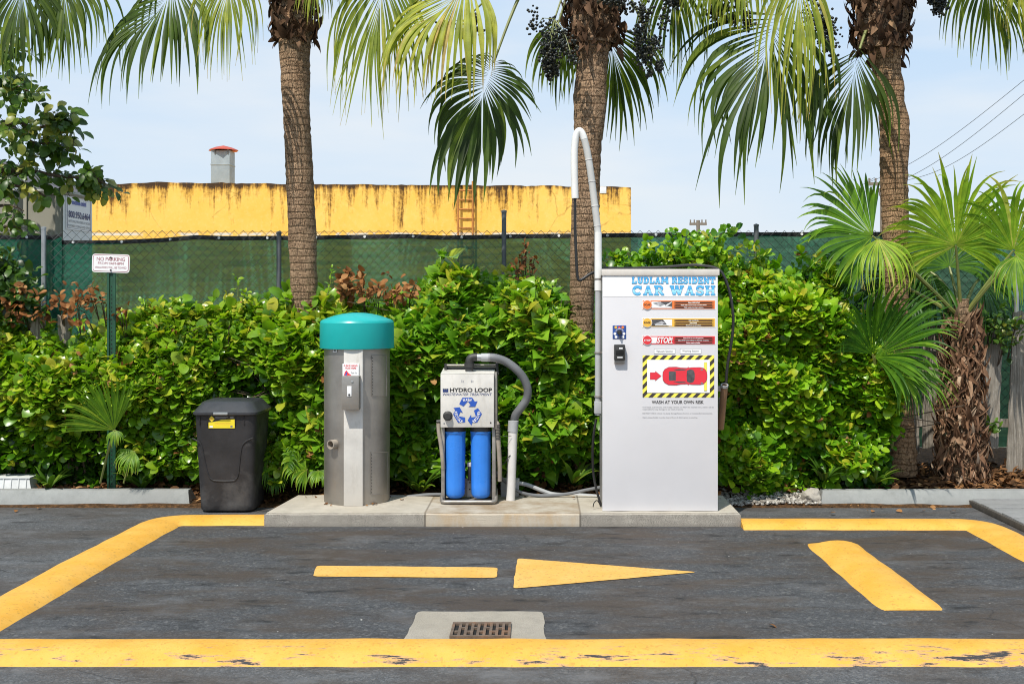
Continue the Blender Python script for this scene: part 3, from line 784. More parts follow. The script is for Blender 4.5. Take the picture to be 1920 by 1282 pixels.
# kiosk pad
PX0, PX1, PY0, PY1, PZ = -2.14, 1.575, 8.94, 9.78, .11
mb = MB()
bm = bmesh.new(); bmesh.ops.create_cube(bm, size=1)
for v in bm.verts: v.co = Vector((PX0 if v.co.x < 0 else PX1, PY0 if v.co.y < 0 else PY1, -.05 if v.co.z < 0 else PZ))
for v in bm.verts:
    if v.co.x < 0 and v.co.y > 9.5: v.co.x += .08
bmesh.ops.bevel(bm, geom=[e for e in bm.edges if all(v.co.z > .05 for v in e.verts)], offset=.014, segments=3, affect='EDGES')
bmesh.ops.subdivide_edges(bm, edges=[e for e in bm.edges if abs((e.verts[0].co - e.verts[1].co).x) > 2], cuts=90)
for v in bm.verts:
    if v.co.z > .08: v.co += Vector((0, .006 * mn.noise(v.co * 7), .004 * mn.noise(v.co * 6 + Vector((3, 3, 3)))))
mb.bm(bm, 'pad', True)
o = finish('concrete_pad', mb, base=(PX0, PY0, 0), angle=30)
tag(o, 'long low concrete pad carrying the vacuum and the kiosk', 'concrete pad')

# drain
dy0, dy1 = 5.93, 6.49
mb = MB(); q = wob(rounded([(-.685, dy1), (-.70, dy0), (.035, dy0), (.024, dy1)], .03), .01)
mb.add([(x, y, .012) for x, y in q] + [(x, y, -.02) for x, y in q], [tuple(range(len(q)))] + [(i, (i + 1) % len(q), len(q) + (i + 1) % len(q), len(q) + i) for i in range(len(q))], 'slab')
root = thing('floor_drain', (-.31, 6.1, 0), 'rusty square drain grate set in a small concrete slab', 'drain')
finish('slab', mb, root)
mb = MB(); gx0, gx1, gy0, gy1 = -.465, -.148, 5.97, 6.235
mb.box(gx0 + .004, gx1 - .004, gy0 + .004, gy1 - .004, .013, .0145, 'hole')
nb = 9; step = (gx1 - gx0) / (nb + .6)
for a in ((gx0, gx0 + step * .45), (gx1 - step * .45, gx1)): mb.box(a[0], a[1], gy0, gy1, .0135, .026, 'grate')
for a in ((gy0, gy0 + .022), (gy1 - .03, gy1)): mb.box(gx0 + step * .45, gx1 - step * .45, a[0], a[1], .0135, .0258, 'grate')
for i in range(nb - 1):
    xx = gx0 + step * (1.3 + i) - step * .24 + step * .1; mb.box(xx, xx + step * .46, gy0 + .022, gy1 - .03, .0135, .0255, 'grate')
for i in range(nb):
    xx = gx0 + step * (.45 + i) + .004; yy = gy0 + (.085 if i % 2 == 0 else .15)
    mb.box(xx + .001, xx + step * .62, yy, yy + .02, .0135, .0253, 'grate')
finish('grate', mb, root)

# wheel stops, rock, ramp, crate
def wheel_stop(x0, x1, y, label):
    mb = MB(); n = 60; vs = []
    pr = [(0, -.01), (.012, .035), (.055, .105), (.075, .125), (.155, .125), (.175, .105), (.215, .03), (.22, -.01)]
    for i in range(n + 1):
        f = i / n; x = x0 + (x1 - x0) * f; e = min(1, min(f, 1 - f) * n / 1.2 + .0)
        inset = 0
        for (py, pz) in pr:
            xx = x + (math.copysign(1, .5 - f) * pz * .28 if i in (0, n) else 0)
            vs.append((xx, y + py + .004 * mn.noise(Vector((x * 3, pz * 9, y))), pz + .004 * mn.noise(Vector((x * 2.5, py * 9, 3)))))
    K = len(pr)
    fs = [(i * K + k, i * K + k + 1, (i + 1) * K + k + 1, (i + 1) * K + k) for i in range(n) for k in range(K - 1)] + [tuple(range(K)), tuple(n * K + k for k in range(K))]
    mb.add(vs, fs, 'stop', smooth=True)
    o = finish('wheel_stop', mb, base=((x0 + x1) / 2, y + .1, 0), angle=25); tag(o, label, 'wheel stop', 'grey concrete wheel stops')
wheel_stop(-5.0, -3.0, 9.86, 'grey concrete wheel stop ending beside the dark trash bin')
wheel_stop(2.42, 4.6, 9.84, 'grey concrete wheel stop in front of the shaggy fan palm, cracked along its side')
bm = bmesh.new(); bmesh.ops.create_icosphere(bm, subdivisions=4, radius=1)
for v in bm.verts:
    n_ = v.co.copy(); v.co = Vector((n_.x * .085, n_.y * .09, n_.z * .075)) * (1 + .25 * mn.noise(n_ * 1.6) + .10 * mn.noise(n_ * 5)) + Vector((2.375, 9.95, .065))
mb = MB(); mb.bm(bm, 'rock', True); tag(finish('rock', mb, base=(2.375, 9.95, 0)), 'pale tan rock butted against the end of a wheel stop', 'rock')
mb = MB()
for i in range(9):
    y0 = 8.42 + i * .205
    mb.box(3.73 + .02 * mn.noise(Vector((i * 3.1, 0, 0))), 6.4, y0, y0 + .199, .028, .056 + .004 * (i % 2), 'rampgrey', .004)
root = thing('timber_ramp', (4.5, 9.3, 0), 'flat grey timber ramp with dark edge beside the yellow kerb', 'ramp')
finish('deck_boards', mb, root)
mb = MB(); mb.box(3.70, 3.725, 8.42, 10.2, 0, .05, 'rampedge', .004); mb.box(3.725, 6.4, 8.40, 8.418, 0, .05, 'rampedge', .004); mb.box(3.8, 6.3, 8.5, 10.2, .0, .026, 'rampedge')
finish('edge_board', mb, root)
# crate
root = thing('plastic_crate', (-4.62, 10.15, .05), 'upturned white ribbed plastic crate behind the wheel stop', 'crate')
mb = MB(); cx0, cx1, cy0, cy1, cz0, cz1 = -4.95, -4.49, 10.12, 10.42, .06, .205
mb.box(cx0, cx1, cy0, cy1, cz1 - .014, cz1, 'crate', .005)
mb.add([(cx0 + .01, cy0 + .01, cz1 - .014), (cx1 - .01, cy0 + .01, cz1 - .014), (cx1 + .025, cy0 - .02, cz0), (cx0, cy0 - .02, cz0)], [(0, 1, 2, 3)], 'crate')
mb.add([(cx1 - .01, cy0 + .01, cz1 - .014), (cx1 - .01, cy1, cz1 - .014), (cx1 + .025, cy1, cz0), (cx1 + .025, cy0 - .02, cz0)], [(0, 1, 2, 3)], 'crate')
finish('shell', mb, root, recalc=False)
mb = MB()
for i in range(7):
    x = cx0 + .03 + i * .066; mb.tube([(x, cy0 + .006, cz1 - .016), (x + .002 * i / 4, cy0 - .024, cz0)], .006, 'crate', 5)
finish('ribs', mb, root)
mb = MB(); mb.box(cx0 - .01, cx1 + .035, cy0 - .035, cy0 - .015, cz0 - .012, cz0 + .018, 'crate', .004); finish('rim', mb, root)

# ------------------------------------------------------------------ beyond the fence
WY = 35.0
wx0, wx1 = xat(60, WY), xat(1183, WY); wt = zat(347, WY)
root = thing('yellow_building', ((wx0 + wx1) / 2, WY, -.2), 'flat roofed yellow stucco building with black streaks below its parapet', 'building')
mb = MB()
nseg = 120; top = [(wx0 + (wx1 - wx0) * i / nseg) for i in range(nseg + 1)]
vs = []
for x in top:
    px = VX + x * F / WY
    zt = zat(interp(px, [(60, 341), (215, 345), (290, 342), (580, 345), (760, 347), (1000, 348), (1183, 351)]), WY) + .035 * mn.noise(Vector((x * 1.6, 0, 0))) + .02 * mn.noise(Vector((x * 7, 3, 0)))
    vs += [(x, WY, -.2), (x, WY, zt), (x, WY + .35, zt), (x, WY + .35, zt - .8), (x, WY + 14, zt - .8), (x, WY + 14, -.2)]
fs = [(i * 6 + k, i * 6 + k + 1, (i + 1) * 6 + k + 1, (i + 1) * 6 + k) for i in range(nseg) for k in range(5)]
mb.add(vs, fs, 'wall'); mb.add([vs[-6], vs[-5], vs[-4], vs[-3], vs[-2], vs[-1]], [tuple(range(6))], 'brownside'); mb.add(vs[:6], [tuple(range(6))], 'brownside')
wo = finish('wall', mb, root, recalc=False)
# give the wall texture its zero at the parapet
for v in wo.data.vertices: v.co.z -= (wt + .2)
wo.location.z = wt + .2
BASE[wo.name] = Vector((0, 0, 0))
mb = MB()
for xx in (1143,):
    x = xat(xx, WY); mb.box(x - .30, x - .10, WY - .02, WY + .36, wt - .26, wt - .055, 'white', .01)
finish('plaster_patch', mb, root)
lad = thing('roof_ladder', (xat(873, WY), WY - .2, 2), 'rusty orange ladder fixed up the yellow wall', 'ladder')
mb = MB(); lx0, lx1 = xat(860, WY), xat(887, WY)
mb.tube([(lx0, WY - .18, 2.2), (lx0, WY - .18, wt + .30)], .035, 'rustladder', 6); finish('rail', mb, lad)
mb = MB(); mb.tube([(lx1, WY - .18, 2.2), (lx1, WY - .18, wt + .10)], .035, 'rustladder', 6); finish('rail', mb, lad)
z = 2.5
while z < wt + .05:
    mb = MB(); mb.tube([(lx0, WY - .18, z), (lx1, WY - .18, z)], .026, 'rustladder', 6); finish('rung', mb, lad); z += .285
CYD = 40.0
root = thing('roof_flue', (xat(419, CYD), CYD, 4.5), 'grey metal roof flue with a red conical rain cap', 'chimney')
cx = xat(419, CYD); fw = 18.5 * CYD / F; zb, ztp = 4.4, zat(284, CYD)
mb = MB(); mb.box(cx - fw, cx + fw * .9, CYD - fw, CYD + fw, zb, ztp, 'flue', .02)
mb.box(cx - fw - .012, cx + fw * .9 + .012, CYD - fw - .012, CYD + fw + .012, zat(312, CYD), zat(309, CYD), 'flue', .01); finish('duct', mb, root)
mb = MB(); mb.lathe([(.0, zat(273, CYD)), (.30, zat(277, CYD)), (.52, zat(282, CYD)), (.52, zat(283, CYD)), (.3, zat(281, CYD))], (cx, CYD, 0), 'redcap', 8, smooth=False); finish('rain_cap', mb, root)
for sx in (-.2, .25):
    mb = MB(); mb.box(cx + sx - .02, cx + sx + .02, CYD - fw - .03, CYD - fw - .005, ztp - .12, zat(282, CYD), 'darkgalv'); finish('cap_bracket', mb, root)
# grey roofed building
GY = 26.0
root = thing('grey_roofed_building', (xat(0, GY), GY, 0), 'low building with a dark grey sloping roof edge behind the storage container', 'building')
p0 = (xat(-300, GY), zat(230, GY)); p1 = (xat(164, GY), zat(347, GY))
def zl(px, off): return zat(299 + (px) * (348 - 299) / 164.0 + off, GY)
mb = MB(); mb.add([(xat(-300, GY), GY, zl(-300, 0)), (xat(165, GY), GY, zl(165, 0)), (xat(165, GY), GY, zl(165, 26)), (xat(-300, GY), GY, zl(-300, 30)), (xat(-300, GY), GY + 5, zl(-300, 0)), (xat(140, GY + 5), GY + 5, zl(165, 0)), (xat(140, GY + 5), GY + 5, zl(165, 26))], [(0, 1, 2, 3), (0, 4, 5, 1), (1, 5, 6, 2)], 'roofgrey')
finish('roof', mb, root, recalc=False)
mb = MB(); mb.add([(xat(-300, GY), GY + .2, -.2), (xat(160, GY), GY + .2, -.2), (xat(160, GY), GY + .2, zl(160, 20)), (xat(-300, GY), GY + .2, zl(-300, 24)), (xat(135, GY + 5), GY + 5, -.2), (xat(135, GY + 5), GY + 5, zl(160, 20))], [(0, 1, 2, 3), (1, 4, 5, 2)], 'containerw')
finish('wall', mb, root, recalc=False)
# container
KY = 12.5
root = thing('storage_container', (xat(60, KY), KY + .4, 0), 'shaded beige steel storage container carrying a white phone number sign', 'container')
kx0, kx1 = xat(-160, KY), xat(118, KY); kx1b = xat(169.5, 13.25); kz = zat(357, KY)
mb = MB()
mb.add([(kx0, KY, -.2), (kx1, KY, -.2), (kx1, KY, kz), (kx0, KY, kz), (kx0, 13.3, kz), (kx1b, 13.3, kz), (kx1b, 13.3, -.2), (kx0, 13.3, -.2)], [(0, 1, 2, 3), (3, 2, 5, 4), (0, 3, 4, 7), (7, 4, 5, 6)], 'container')
finish('body', mb, root, recalc=False)
mb = MB(); mb.add([(kx1, KY, -.2), (kx1b, 13.3, -.2), (kx1b, 13.3, kz), (kx1, KY, kz)], [(0, 1, 2, 3)], 'containerw'); finish('side_panel', mb, root, recalc=False)
mb = MB(); mb.tube([(kx0, KY - .01, kz - .02), (kx1 + .01, KY - .01, kz - .02), (kx1b + .01, 13.3, kz - .02)], .03, 'container', 6)
mb.box(xat(48, KY) - .02, xat(48, KY) + .02, KY - .02, KY - .004, .3, kz - .06, 'container', .006); mb.box(xat(105, KY), xat(116, KY), KY - .025, KY - .004, .3, kz - .06, 'container', .008)
finish('edge_rail', mb, root)
def side(p):                                                 # panel coordinates (u along the side, z) to the container side
    u, y, z = p; a = Vector((kx1, KY, 0)); b = Vector((kx1b, 13.3, 0)); t = (b - a); nn = Vector((t.y, -t.x, 0)).normalized()
    q = a + t * u; return (q.x + nn.x * y, q.y + nn.y * y, z)
mb = MB()
zs = lambda py: zat(py, 12.85)
def prect(u0, u1, z0, z1, y, m): mb.add([side((u, y, z)) for u, z in ((u0, z0), (u1, z0), (u1, z1), (u0, z1))], [(0, 1, 2, 3)], m)
prect(.09, .95, zs(432), zs(366), .006, 'decalwhite'); 
for (u0, u1, a, b) in ((.12, .92, 429.5, 429), (.12, .92, 369, 368.5)): prect(u0, u1, zs(a), zs(b), .008, 'navy')
prect(.12, .13, zs(429.5), zs(368.5), .008, 'navy'); prect(.91, .92, zs(429.5), zs(368.5), .008, 'navy')
sg = finish('sign', mb, root, recalc=False)
mb = MB()
text(mb, 'mobile mini', .28, .76, zs(385), zs(375), .010, 'bluep', .03, .0, side)
text(mb, '800.950.6464', .16, .90, zs(410), zs(397), .010, 'navy', .02, 0, side)
text(mb, 'NATIONAL PROVIDER OF SECURE', .16, .90, zs(418.6), zs(414), .010, 'textgrey', .0, 0, side)
text(mb, 'PORTABLE STORAGE AND OFFICES', .14, .92, zs(427), zs(422.4), .010, 'textgrey', .0, 0, side)
finish('lettering', mb, sg, recalc=False)
# utility poles and wires
def upole(px, pytop, d, label, arms):
    b = at(px, 560, d); zt = zat(pytop, d)
    root = thing('utility_pole', (b.x, d, -.25), label, 'utility pole', 'utility poles beyond the fence')
    mb = MB(); mb.tube([(b.x, d, -.25), (b.x, d, zt)], [.002 * d, .0016 * d], 'polewood', 8); finish('pole', mb, root)
    for a, w in arms:
        z = zat(a, d); ww = w * d / F
        mb = MB(); mb.box(b.x - ww, b.x + ww, d - .1, d + .1, z - .1, z + .1, 'polewood')
        for k in (-.9, -.45, .45, .9): mb.box(b.x + ww * k - .05, b.x + ww * k + .05, d - .05, d + .05, z + .1, z + .35, 'polewood')
        finish('crossarm', mb, root)
upole(1309, 413, 95, 'distant wooden utility pole rising just above the green screen', [(420, 16)])
upole(1653.5, 341, 70, 'wooden utility pole half hidden behind a ringed palm trunk', [(345, 26), (364, 5)])
for k, (a, b, lab) in enumerate([((1630, 341), (1990, 93), 'uppermost thin power line crossing the sky at upper right'), ((1655, 352), (1990, 118), 'middle thin power line crossing the sky at upper right'), ((1700, 338), (1990, 160), 'lowest thin power line crossing the sky at upper right')]):
    A = at(*a, 70); B = at(*b, 30); mb = MB()
    mb.tube([A.lerp(B, t) - Vector((0, 0, .5 * math.sin(math.pi * t))) for t in np.linspace(0, 1, 24)], [.016 - .008 * t for t in np.linspace(0, 1, 24)], 'powerline', 5)
    tag(finish('power_line', mb, base=A), lab, 'power line', 'power lines')
for k, (a, b, lab) in enumerate([((1640, 333), (1555, 384), 'power line on the far side of the pole, topmost of two'), ((1645, 345), (1560, 398), 'power line on the far side of the pole, lower of two')]):
    A = at(*a, 70); B = at(*b, 110); mb = MB()
    mb.tube([A.lerp(B, t) for t in np.linspace(0, 1, 12)], .018, 'powerline', 5)
    tag(finish('power_line', mb, base=A), lab, 'power line', 'power lines')

# ------------------------------------------------------------------ chain link fence and screens
FY = 11.0
fx0, fx1 = -5.6, 5.2
root = thing('chain_link_fence', (0, FY, .15), 'tall chain link fence with twisted wire tips above the green screen', 'fence')
mb = MB(); dx = .0865; hz = .0865
k = 0; x = fx0; ftop = zat(432, FY)
nz = int((ftop - .5) / hz * 2)
while x < fx1:
    pts = []
    for j in range(nz + 1):
        s_ = (j + k) % 2; z = ftop - j * hz / 2
        pts.append((x + s_ * dx / 2 + (.004 * mn.noise(Vector((x * 3, z * 5, 0)))), FY + .004 * (1 if s_ else -1) + .012 * mn.noise(Vector((x, z, 3))), z + .006 * mn.noise(Vector((x * 2, 0, 0)))))
    mb.tube(pts, .0029, 'wire', 4, False, False); x += dx / 2; k += 1
o = finish('wire_mesh', mb, root, recalc=False)
for (px, py, mt, lab) in ((82, 428, 'galv', 'bright galvanised post'), (523, 437, 'darkgalv', None), (945, 397, 'darkgalv', 'post taller than the rest'), (1418, 423, 'darkgalv', None), (1906, 440, 'galv', None)):
    x = xat(px, FY - .05); mb = MB(); mb.tube([(x, FY - .05, .1), (x, FY - .05, zat(py, FY - .05))], .023, mt, 12)
    mb.lathe([(.026, 0), (.026, .02), (.0, .03)], (x, FY - .05, zat(py, FY - .05) - .01), mt, 12)
    po = finish('post', mb, root)
    if lab: po['label'] = lab
def screen(px0, px1, topt, y, label, torn):
    b = thing('windscreen', (xat((px0 + px1) / 2, y), y, .4), label, 'fence screen', 'green privacy screens')
    nx, nz = 220, 26; mb = MB(); vs = []
    for j in range(nz + 1):
        for i in range(nx + 1):
            px = px0 + (px1 - px0) * i / nx; X = xat(px, y); zt = zat(interp(px, topt), y) - .02; z = zt + (.35 - zt) * j / nz
            vs.append((X, y + .030 * mn.noise(Vector((X * .6, z * 5.5, 1))) + .014 * mn.noise(Vector((X * 2, z * 13, 1))), z))
    mb.add(vs, [(j * (nx + 1) + i, j * (nx + 1) + i + 1, (j + 1) * (nx + 1) + i + 1, (j + 1) * (nx + 1) + i) for j in range(nz) for i in range(nx)], 'screen', smooth=True)
    finish('fabric', mb, b, recalc=False, angle=80)
    mb = MB(); vs = []
    for i in range(nx + 1):
        px = px0 + (px1 - px0) * i / nx; X = xat(px, y); zt = zat(interp(px, topt), y)
        yy = y - .004 + .010 * mn.noise(Vector((X * 2, 0, 1))); vs += [(X, yy, zt + .012), (X, yy - .004, zt - .012), (X, yy, zt - .030)]
    mb.add(vs, [(3 * i + k, 3 * i + k + 1, 3 * i + 4 + k, 3 * i + 3 + k) for i in range(nx) for k in range(2)], 'hem', smooth=True)
    if torn:
        q = [(100, 446), (118, 450), (116, 490), (113, 520), (112, 545), (108, 545), (109, 515), (107, 480)]
        mb.add([(xat(a, y), y - .012, zat(c, y)) for a, c in q], [(0, 1, 2, 7), (7, 2, 3, 6), (6, 3, 4, 5)], 'hem')
    finish('hem', mb, b, recalc=False)
    px = px0 + 40
    while px < px1:
        mb = MB(); X = xat(px, y); zt = zat(interp(px, topt), y) - .008
        mb.lathe([(.0, 0), (.012, -.001), (.014, .004)], (X, y - .016, zt), 'decalwhite', 10, 'y'); finish('grommet', mb, b, recalc=False); px += 91
screen(-80, 116, [(-80, 442), (100, 444), (116, 440)], FY + .03, 'short dark green screen panel hung behind the galvanised post', False)
screen(98, 2000, [(98, 452), (120, 453), (200, 453), (300, 449), (370, 443), (420, 445), (600, 444), (760, 441), (830, 444), (1000, 441), (1130, 440), (1300, 438), (1420, 438), (2000, 436)], FY + .06, 'long green windscreen with black hem hung along the fence', True)

# weathered picket fence remnants
def picket(root, px0, px1, pyt, pyb, d, lean=0):
    X0, X1, zt, zb = xat(px0, d), xat(px1, d), zat(pyt, d), zat(pyb, d)
    mb = MB(); bm = bmesh.new(); bmesh.ops.create_grid(bm, x_segments=6, y_segments=40, size=.5)
    for v in bm.verts:
        f = v.co.y + .5; u = v.co.x + .5
        jag = .05 * mn.noise(Vector((u * 5 + px0, 0, 0))) * (f > .97) + .07 * mn.noise(Vector((u * 6 + px0, 9, 0))) * (f < .03)
        v.co = Vector((X0 + (X1 - X0) * u + lean * f + .01 * mn.noise(Vector((u * 2, f * 9, px0))), d + .006 * mn.noise(Vector((u * 9 + px0, f * 3, 0))), zb + (zt - zb) * f + jag))
    ex = bmesh.ops.extrude_face_region(bm, geom=bm.faces[:])
    for v in [e for e in ex['geom'] if isinstance(e, bmesh.types.BMVert)]: v.co.y += .022
    mb.bm(bm, 'wood'); return finish('picket', mb, root)
root = thing('picket_fence', at(1860, 880, 10.75), 'broken grey timber pickets behind the shaggy fan palm', 'fence')
for a in ((1836, 1872, 595, 840, 10.75, .05), (1888, 1922, 585, 885, 10.72, .06), (1730, 1764, 610, 840, 10.78, 0), (1932, 1966, 590, 880, 10.75, .03), (1700, 1724, 640, 850, 10.8, 0), (1960, 1998, 600, 880, 10.75, 0)): picket(root, *a)
mb = MB(); mb.box(xat(1700, 10.82), xat(2010, 10.82), 10.80, 10.84, zat(800, 10.82), zat(785, 10.82), 'wood'); finish('rail', mb, root)
root = thing('picket_fence', at(80, 700, 10.5), 'two grey picket tips poking from the hedge below the brown vine', 'fence')
for a in ((57, 84, 587, 800, 10.42, 0), (108, 130, 590, 800, 10.42, 0)): picket(root, *a)
# ================================================================== EQUIPMENT
# ---- vacuum
VYc, VXc, VR = 9.52, xat(669.5, 9.52), .270
root = thing('vacuum_station', (VXc, VYc, PZ), 'stainless steel vacuum column with teal domed cap, standing on the pad', 'vacuum')
zc0, zc1, zc2 = zat(652, VYc), zat(603, VYc), zat(586, VYc)
mb = MB(); mb.lathe([(VR, PZ), (VR, zc0 + .03)], (VXc, VYc, 0), 'steel', 72); finish('body', mb, root)
rc = 138 / 2 * VYc / F
mb = MB(); h = zc2 - zc1
prof = [(rc - .012, zc0 + .004), (rc - .002, zc0), (rc, zc0 + .006), (rc - .003, zc1 - .012), (rc - .012, zc1)]
prof[-2:] = [(rc - .002, zc1 - .006), (rc - .006, zc1)]
prof += [(rc * .965 * u, zc1 + h * (.14 + .86 * (1 - u ** 2.1))) for u in (1, .92, .82, .7, .56, .4, .24, .1, 0)]
mb.lathe(prof, (VXc, VYc, 0), 'teal', 72); mb.lathe([(0, zc0 + .01), (rc - .012, zc0 + .004)], (VXc, VYc, 0), 'teal', 48); finish('cap', mb, root, angle=28)
fy = VYc - VR - .012
sx0, sx1 = xat(644.5, fy), xat(680, fy)
mb = MB(); mb.box(sx0, sx1, fy, fy + .06, PZ, zc0 + .005, 'steelb', .003); finish('front_strip', mb, root)
bx0, bx1, bz0, bz1 = xat(641, fy - .08), xat(673.5, fy - .08), zat(768, fy - .08), zat(705, fy - .08)
mb = MB(); mb.box(bx0, bx1, fy - .095, fy + .002, bz0, bz1, 'steel', .005); cb = finish('coin_box', mb, root)
mb = MB(); mb.box(bx0 + .045, bx0 + .08, fy - .1, fy - .094, zat(741, fy), zat(722, fy), 'decalwhite', .002); mb.lathe([(0, -.005), (.008, -.004), (.008, 0)], (bx0 + .062, fy - .1, zat(738, fy)), 'dkplastic', 12, 'y')
mb.lathe([(0, -.006), (.009, -.004), (.009, 0)], (bx0 + .085, fy - .096, zat(714, fy)), 'galv', 12, 'y'); finish('coin_plate', mb, cb)
mb = MB(); yq = fy - .016
tx0, tx1 = xat(642, yq), xat(672.5, yq)
mb.box(tx0, tx1, fy - .012, fy + .001, zat(705, yq), zat(682, yq), 'decalwhite', .001)
st = finish('sticker', mb, root); mb = MB()
text(mb, 'PLEASE HANG', tx0 + .01, tx1 - .01, zat(687.2, yq), zat(683.7, yq), yq + .0025, 'red', .02)
text(mb, 'HOSE HERE', tx0 + .02, tx1 - .02, zat(691.6, yq), zat(688.4, yq), yq + .0025, 'red', .02)
text(mb, 'Thank You', tx0 + .068, tx1 - .014, zat(700.6, yq), zat(697.2, yq), yq + .0025, 'textgrey', .0, .2)
mb.poly([(tx0 + .012, zat(703.5, yq)), (tx0 + .072, zat(703.5, yq)), (tx0 + .045, zat(698.5, yq)), (tx0 + .034, zat(694, yq)), (tx0 + .02, zat(697, yq))], yq + .0025, 'carred')
mb.poly([(tx0 + .02, zat(703.5, yq)), (tx0 + .034, zat(703.5, yq)), (tx0 + .038, zat(696, yq)), (tx0 + .028, zat(699, yq))], yq + .0018, 'bluep')
finish('lettering', mb, st, recalc=False)
def onbody(px, py, dr=0.0):
    """point on the drum seen at that place"""
    y = VYc - VR
    for _ in range(8):
        X = xat(px, y); u = max(-.999, min(.999, (X - VXc) / (VR + dr))); y = VYc - (VR + dr) * math.sqrt(1 - u * u)
    return Vector((xat(px, y), y, zat(py, y)))
pc = onbody(628, 832)
dirv = Vector((pc.x - VXc, pc.y - VYc, 0)).normalized()
mb = MB(); pipe_open(mb, pc - dirv * .03, pc + dirv * .055 + Vector((0, 0, .0)), .037, .030, .06, 'hosetan'); finish('hose_port', mb, root, recalc=False)
for (x0, x1, y0, y1) in ((697, 725, 666, 742), (695, 727.5, 847, 926)):
    mb = MB(); vs = []; n = 10
    for j in (0, 1):
        for i in range(n + 1):
            p = onbody(x0 + (x1 - x0) * i / n, (y0, y1)[j], .004); vs.append(p)
    mb.add(vs, [(i, i + 1, n + 2 + i, n + 1 + i) for i in range(n)], 'steel', smooth=True)
    edge = [onbody(x0 + (x1 - x0) * i / n, y0, .005) for i in range(n + 1)] + [onbody(x1, y0 + (y1 - y0) * i / 8, .005) for i in range(9)] + [onbody(x1 + (x0 - x1) * i / n, y1, .005) for i in range(n + 1)] + [onbody(x0, y1 + (y0 - y1) * i / 8, .005) for i in range(9)]
    mb.tube(edge, .0022, 'steeld', 5, False)
    for i in range(13):
        p = onbody(x0 + 1.8, y0 + 4 + (y1 - y0 - 8) * i / 12, .006); q = onbody(x0 + 1.8, y0 + 6 + (y1 - y0 - 8) * i / 12, .006); mb.tube([p, q], .0026, 'dkplastic', 5)
    finish('access_panel', mb, root, recalc=False)
mb = MB(); p = onbody(628, 657.5, .003)
t_ = Vector((-dirv.y, dirv.x, 0)); 
if t_.x < 0: t_ = -t_
for dx, dz, sx, sz, m, o_ in ((0, 0, .022, .012, 'decalwhite', 0), (0, .002, .012, .005, 'dkplastic', .0015)):
    c = p + dirv * o_ + Vector((0, 0, dz)); mb.add([c - t_ * sx - Vector((0, 0, sz)), c + t_ * sx - Vector((0, 0, sz)), c + t_ * sx + Vector((0, 0, sz)), c - t_ * sx + Vector((0, 0, sz))], [(0, 1, 2, 3)], m)
finish('tag_plate', mb, root, recalc=False)

# ---- trash bin
BY = 9.50; bx0, bx1 = xat(362, BY), xat(480, BY); bw = bx1 - bx0; bcx = (bx0 + bx1) / 2
BZ0, BZ1 = .015, zat(776, BY)
root = thing('trash_bin', (bcx, BY + .28, 0), 'dusty charcoal plastic trash bin with a lid and yellow label', 'trash bin')
def rrect(cx, cy, w, d, r, n=6):
    pts = []
    for (sx, sy, a0) in ((1, 1, 0), (-1, 1, 90), (-1, -1, 180), (1, -1, 270)):
        for i in range(n + 1):
            a = R_(a0 + 90 * i / n); pts.append((cx + sx * (w / 2 - r) + r * math.cos(a), cy + sy * (d / 2 - r) + r * math.sin(a)))
    return pts
def loft(mb, rings, m, smooth=True, cap0=True, cap1=True):
    vs = [p for r in rings for p in r]; n = len(rings[0])
    fs = [(i * n + k, i * n + (k + 1) % n, (i + 1) * n + (k + 1) % n, (i + 1) * n + k) for i in range(len(rings) - 1) for k in range(n)]
    if cap0: fs.append(tuple(range(n))[::-1])
    if cap1: fs.append(tuple((len(rings) - 1) * n + k for k in range(n)))
    mb.add(vs, fs, m, smooth=smooth)
def binw(z): f = (z - BZ0) / (BZ1 - BZ0); return bw * (.855 + .145 * f)
DEP = .53; byc = BY + DEP / 2
mb = MB(); rings = []
for z in (BZ0, BZ0 + .012, BZ0 + .05, .2, .4, .6, BZ1 - .03, BZ1):
    w = binw(z); k = .97 if z == BZ0 else 1
    rings.append([(x, y, z) for x, y in rrect(bcx, byc, w * k, DEP * w / bw * k, .075)])
loft(mb, rings, 'bin')
finish('body', mb, root)
def fyb(z): return byc - DEP * binw(z) / bw / 2
mb = MB()
outl = [(362, 821), (374, 828), (380, 839), (386, 870), (392, 892), (397, 898), (405, 901), (436, 901), (443, 897), (447, 889), (450, 865), (454, 838), (462, 827), (476, 820)]
def sm(pts, n=6):
    out = []
    for i in range(len(pts) - 1):
        p0, p1, p2, p3 = [Vector(pts[max(0, min(len(pts) - 1, i + k))]) for k in (-1, 0, 1, 2)]
        for j in range(n):
            t = j / n; out.append(.5 * (2 * p1 + (p2 - p0) * t + (2 * p0 - 5 * p1 + 4 * p2 - p3) * t * t + (3 * p1 - p0 - 3 * p2 + p3) * t ** 3))
    return out + [Vector(pts[-1])]
path = []
for q in sm(outl):
    z = zat(q.y, BY + .03); x = xat(q.x, BY + .03); path.append((x, fyb(z) - .001, z))
mb.tube(path, .0065, 'bin', 6)
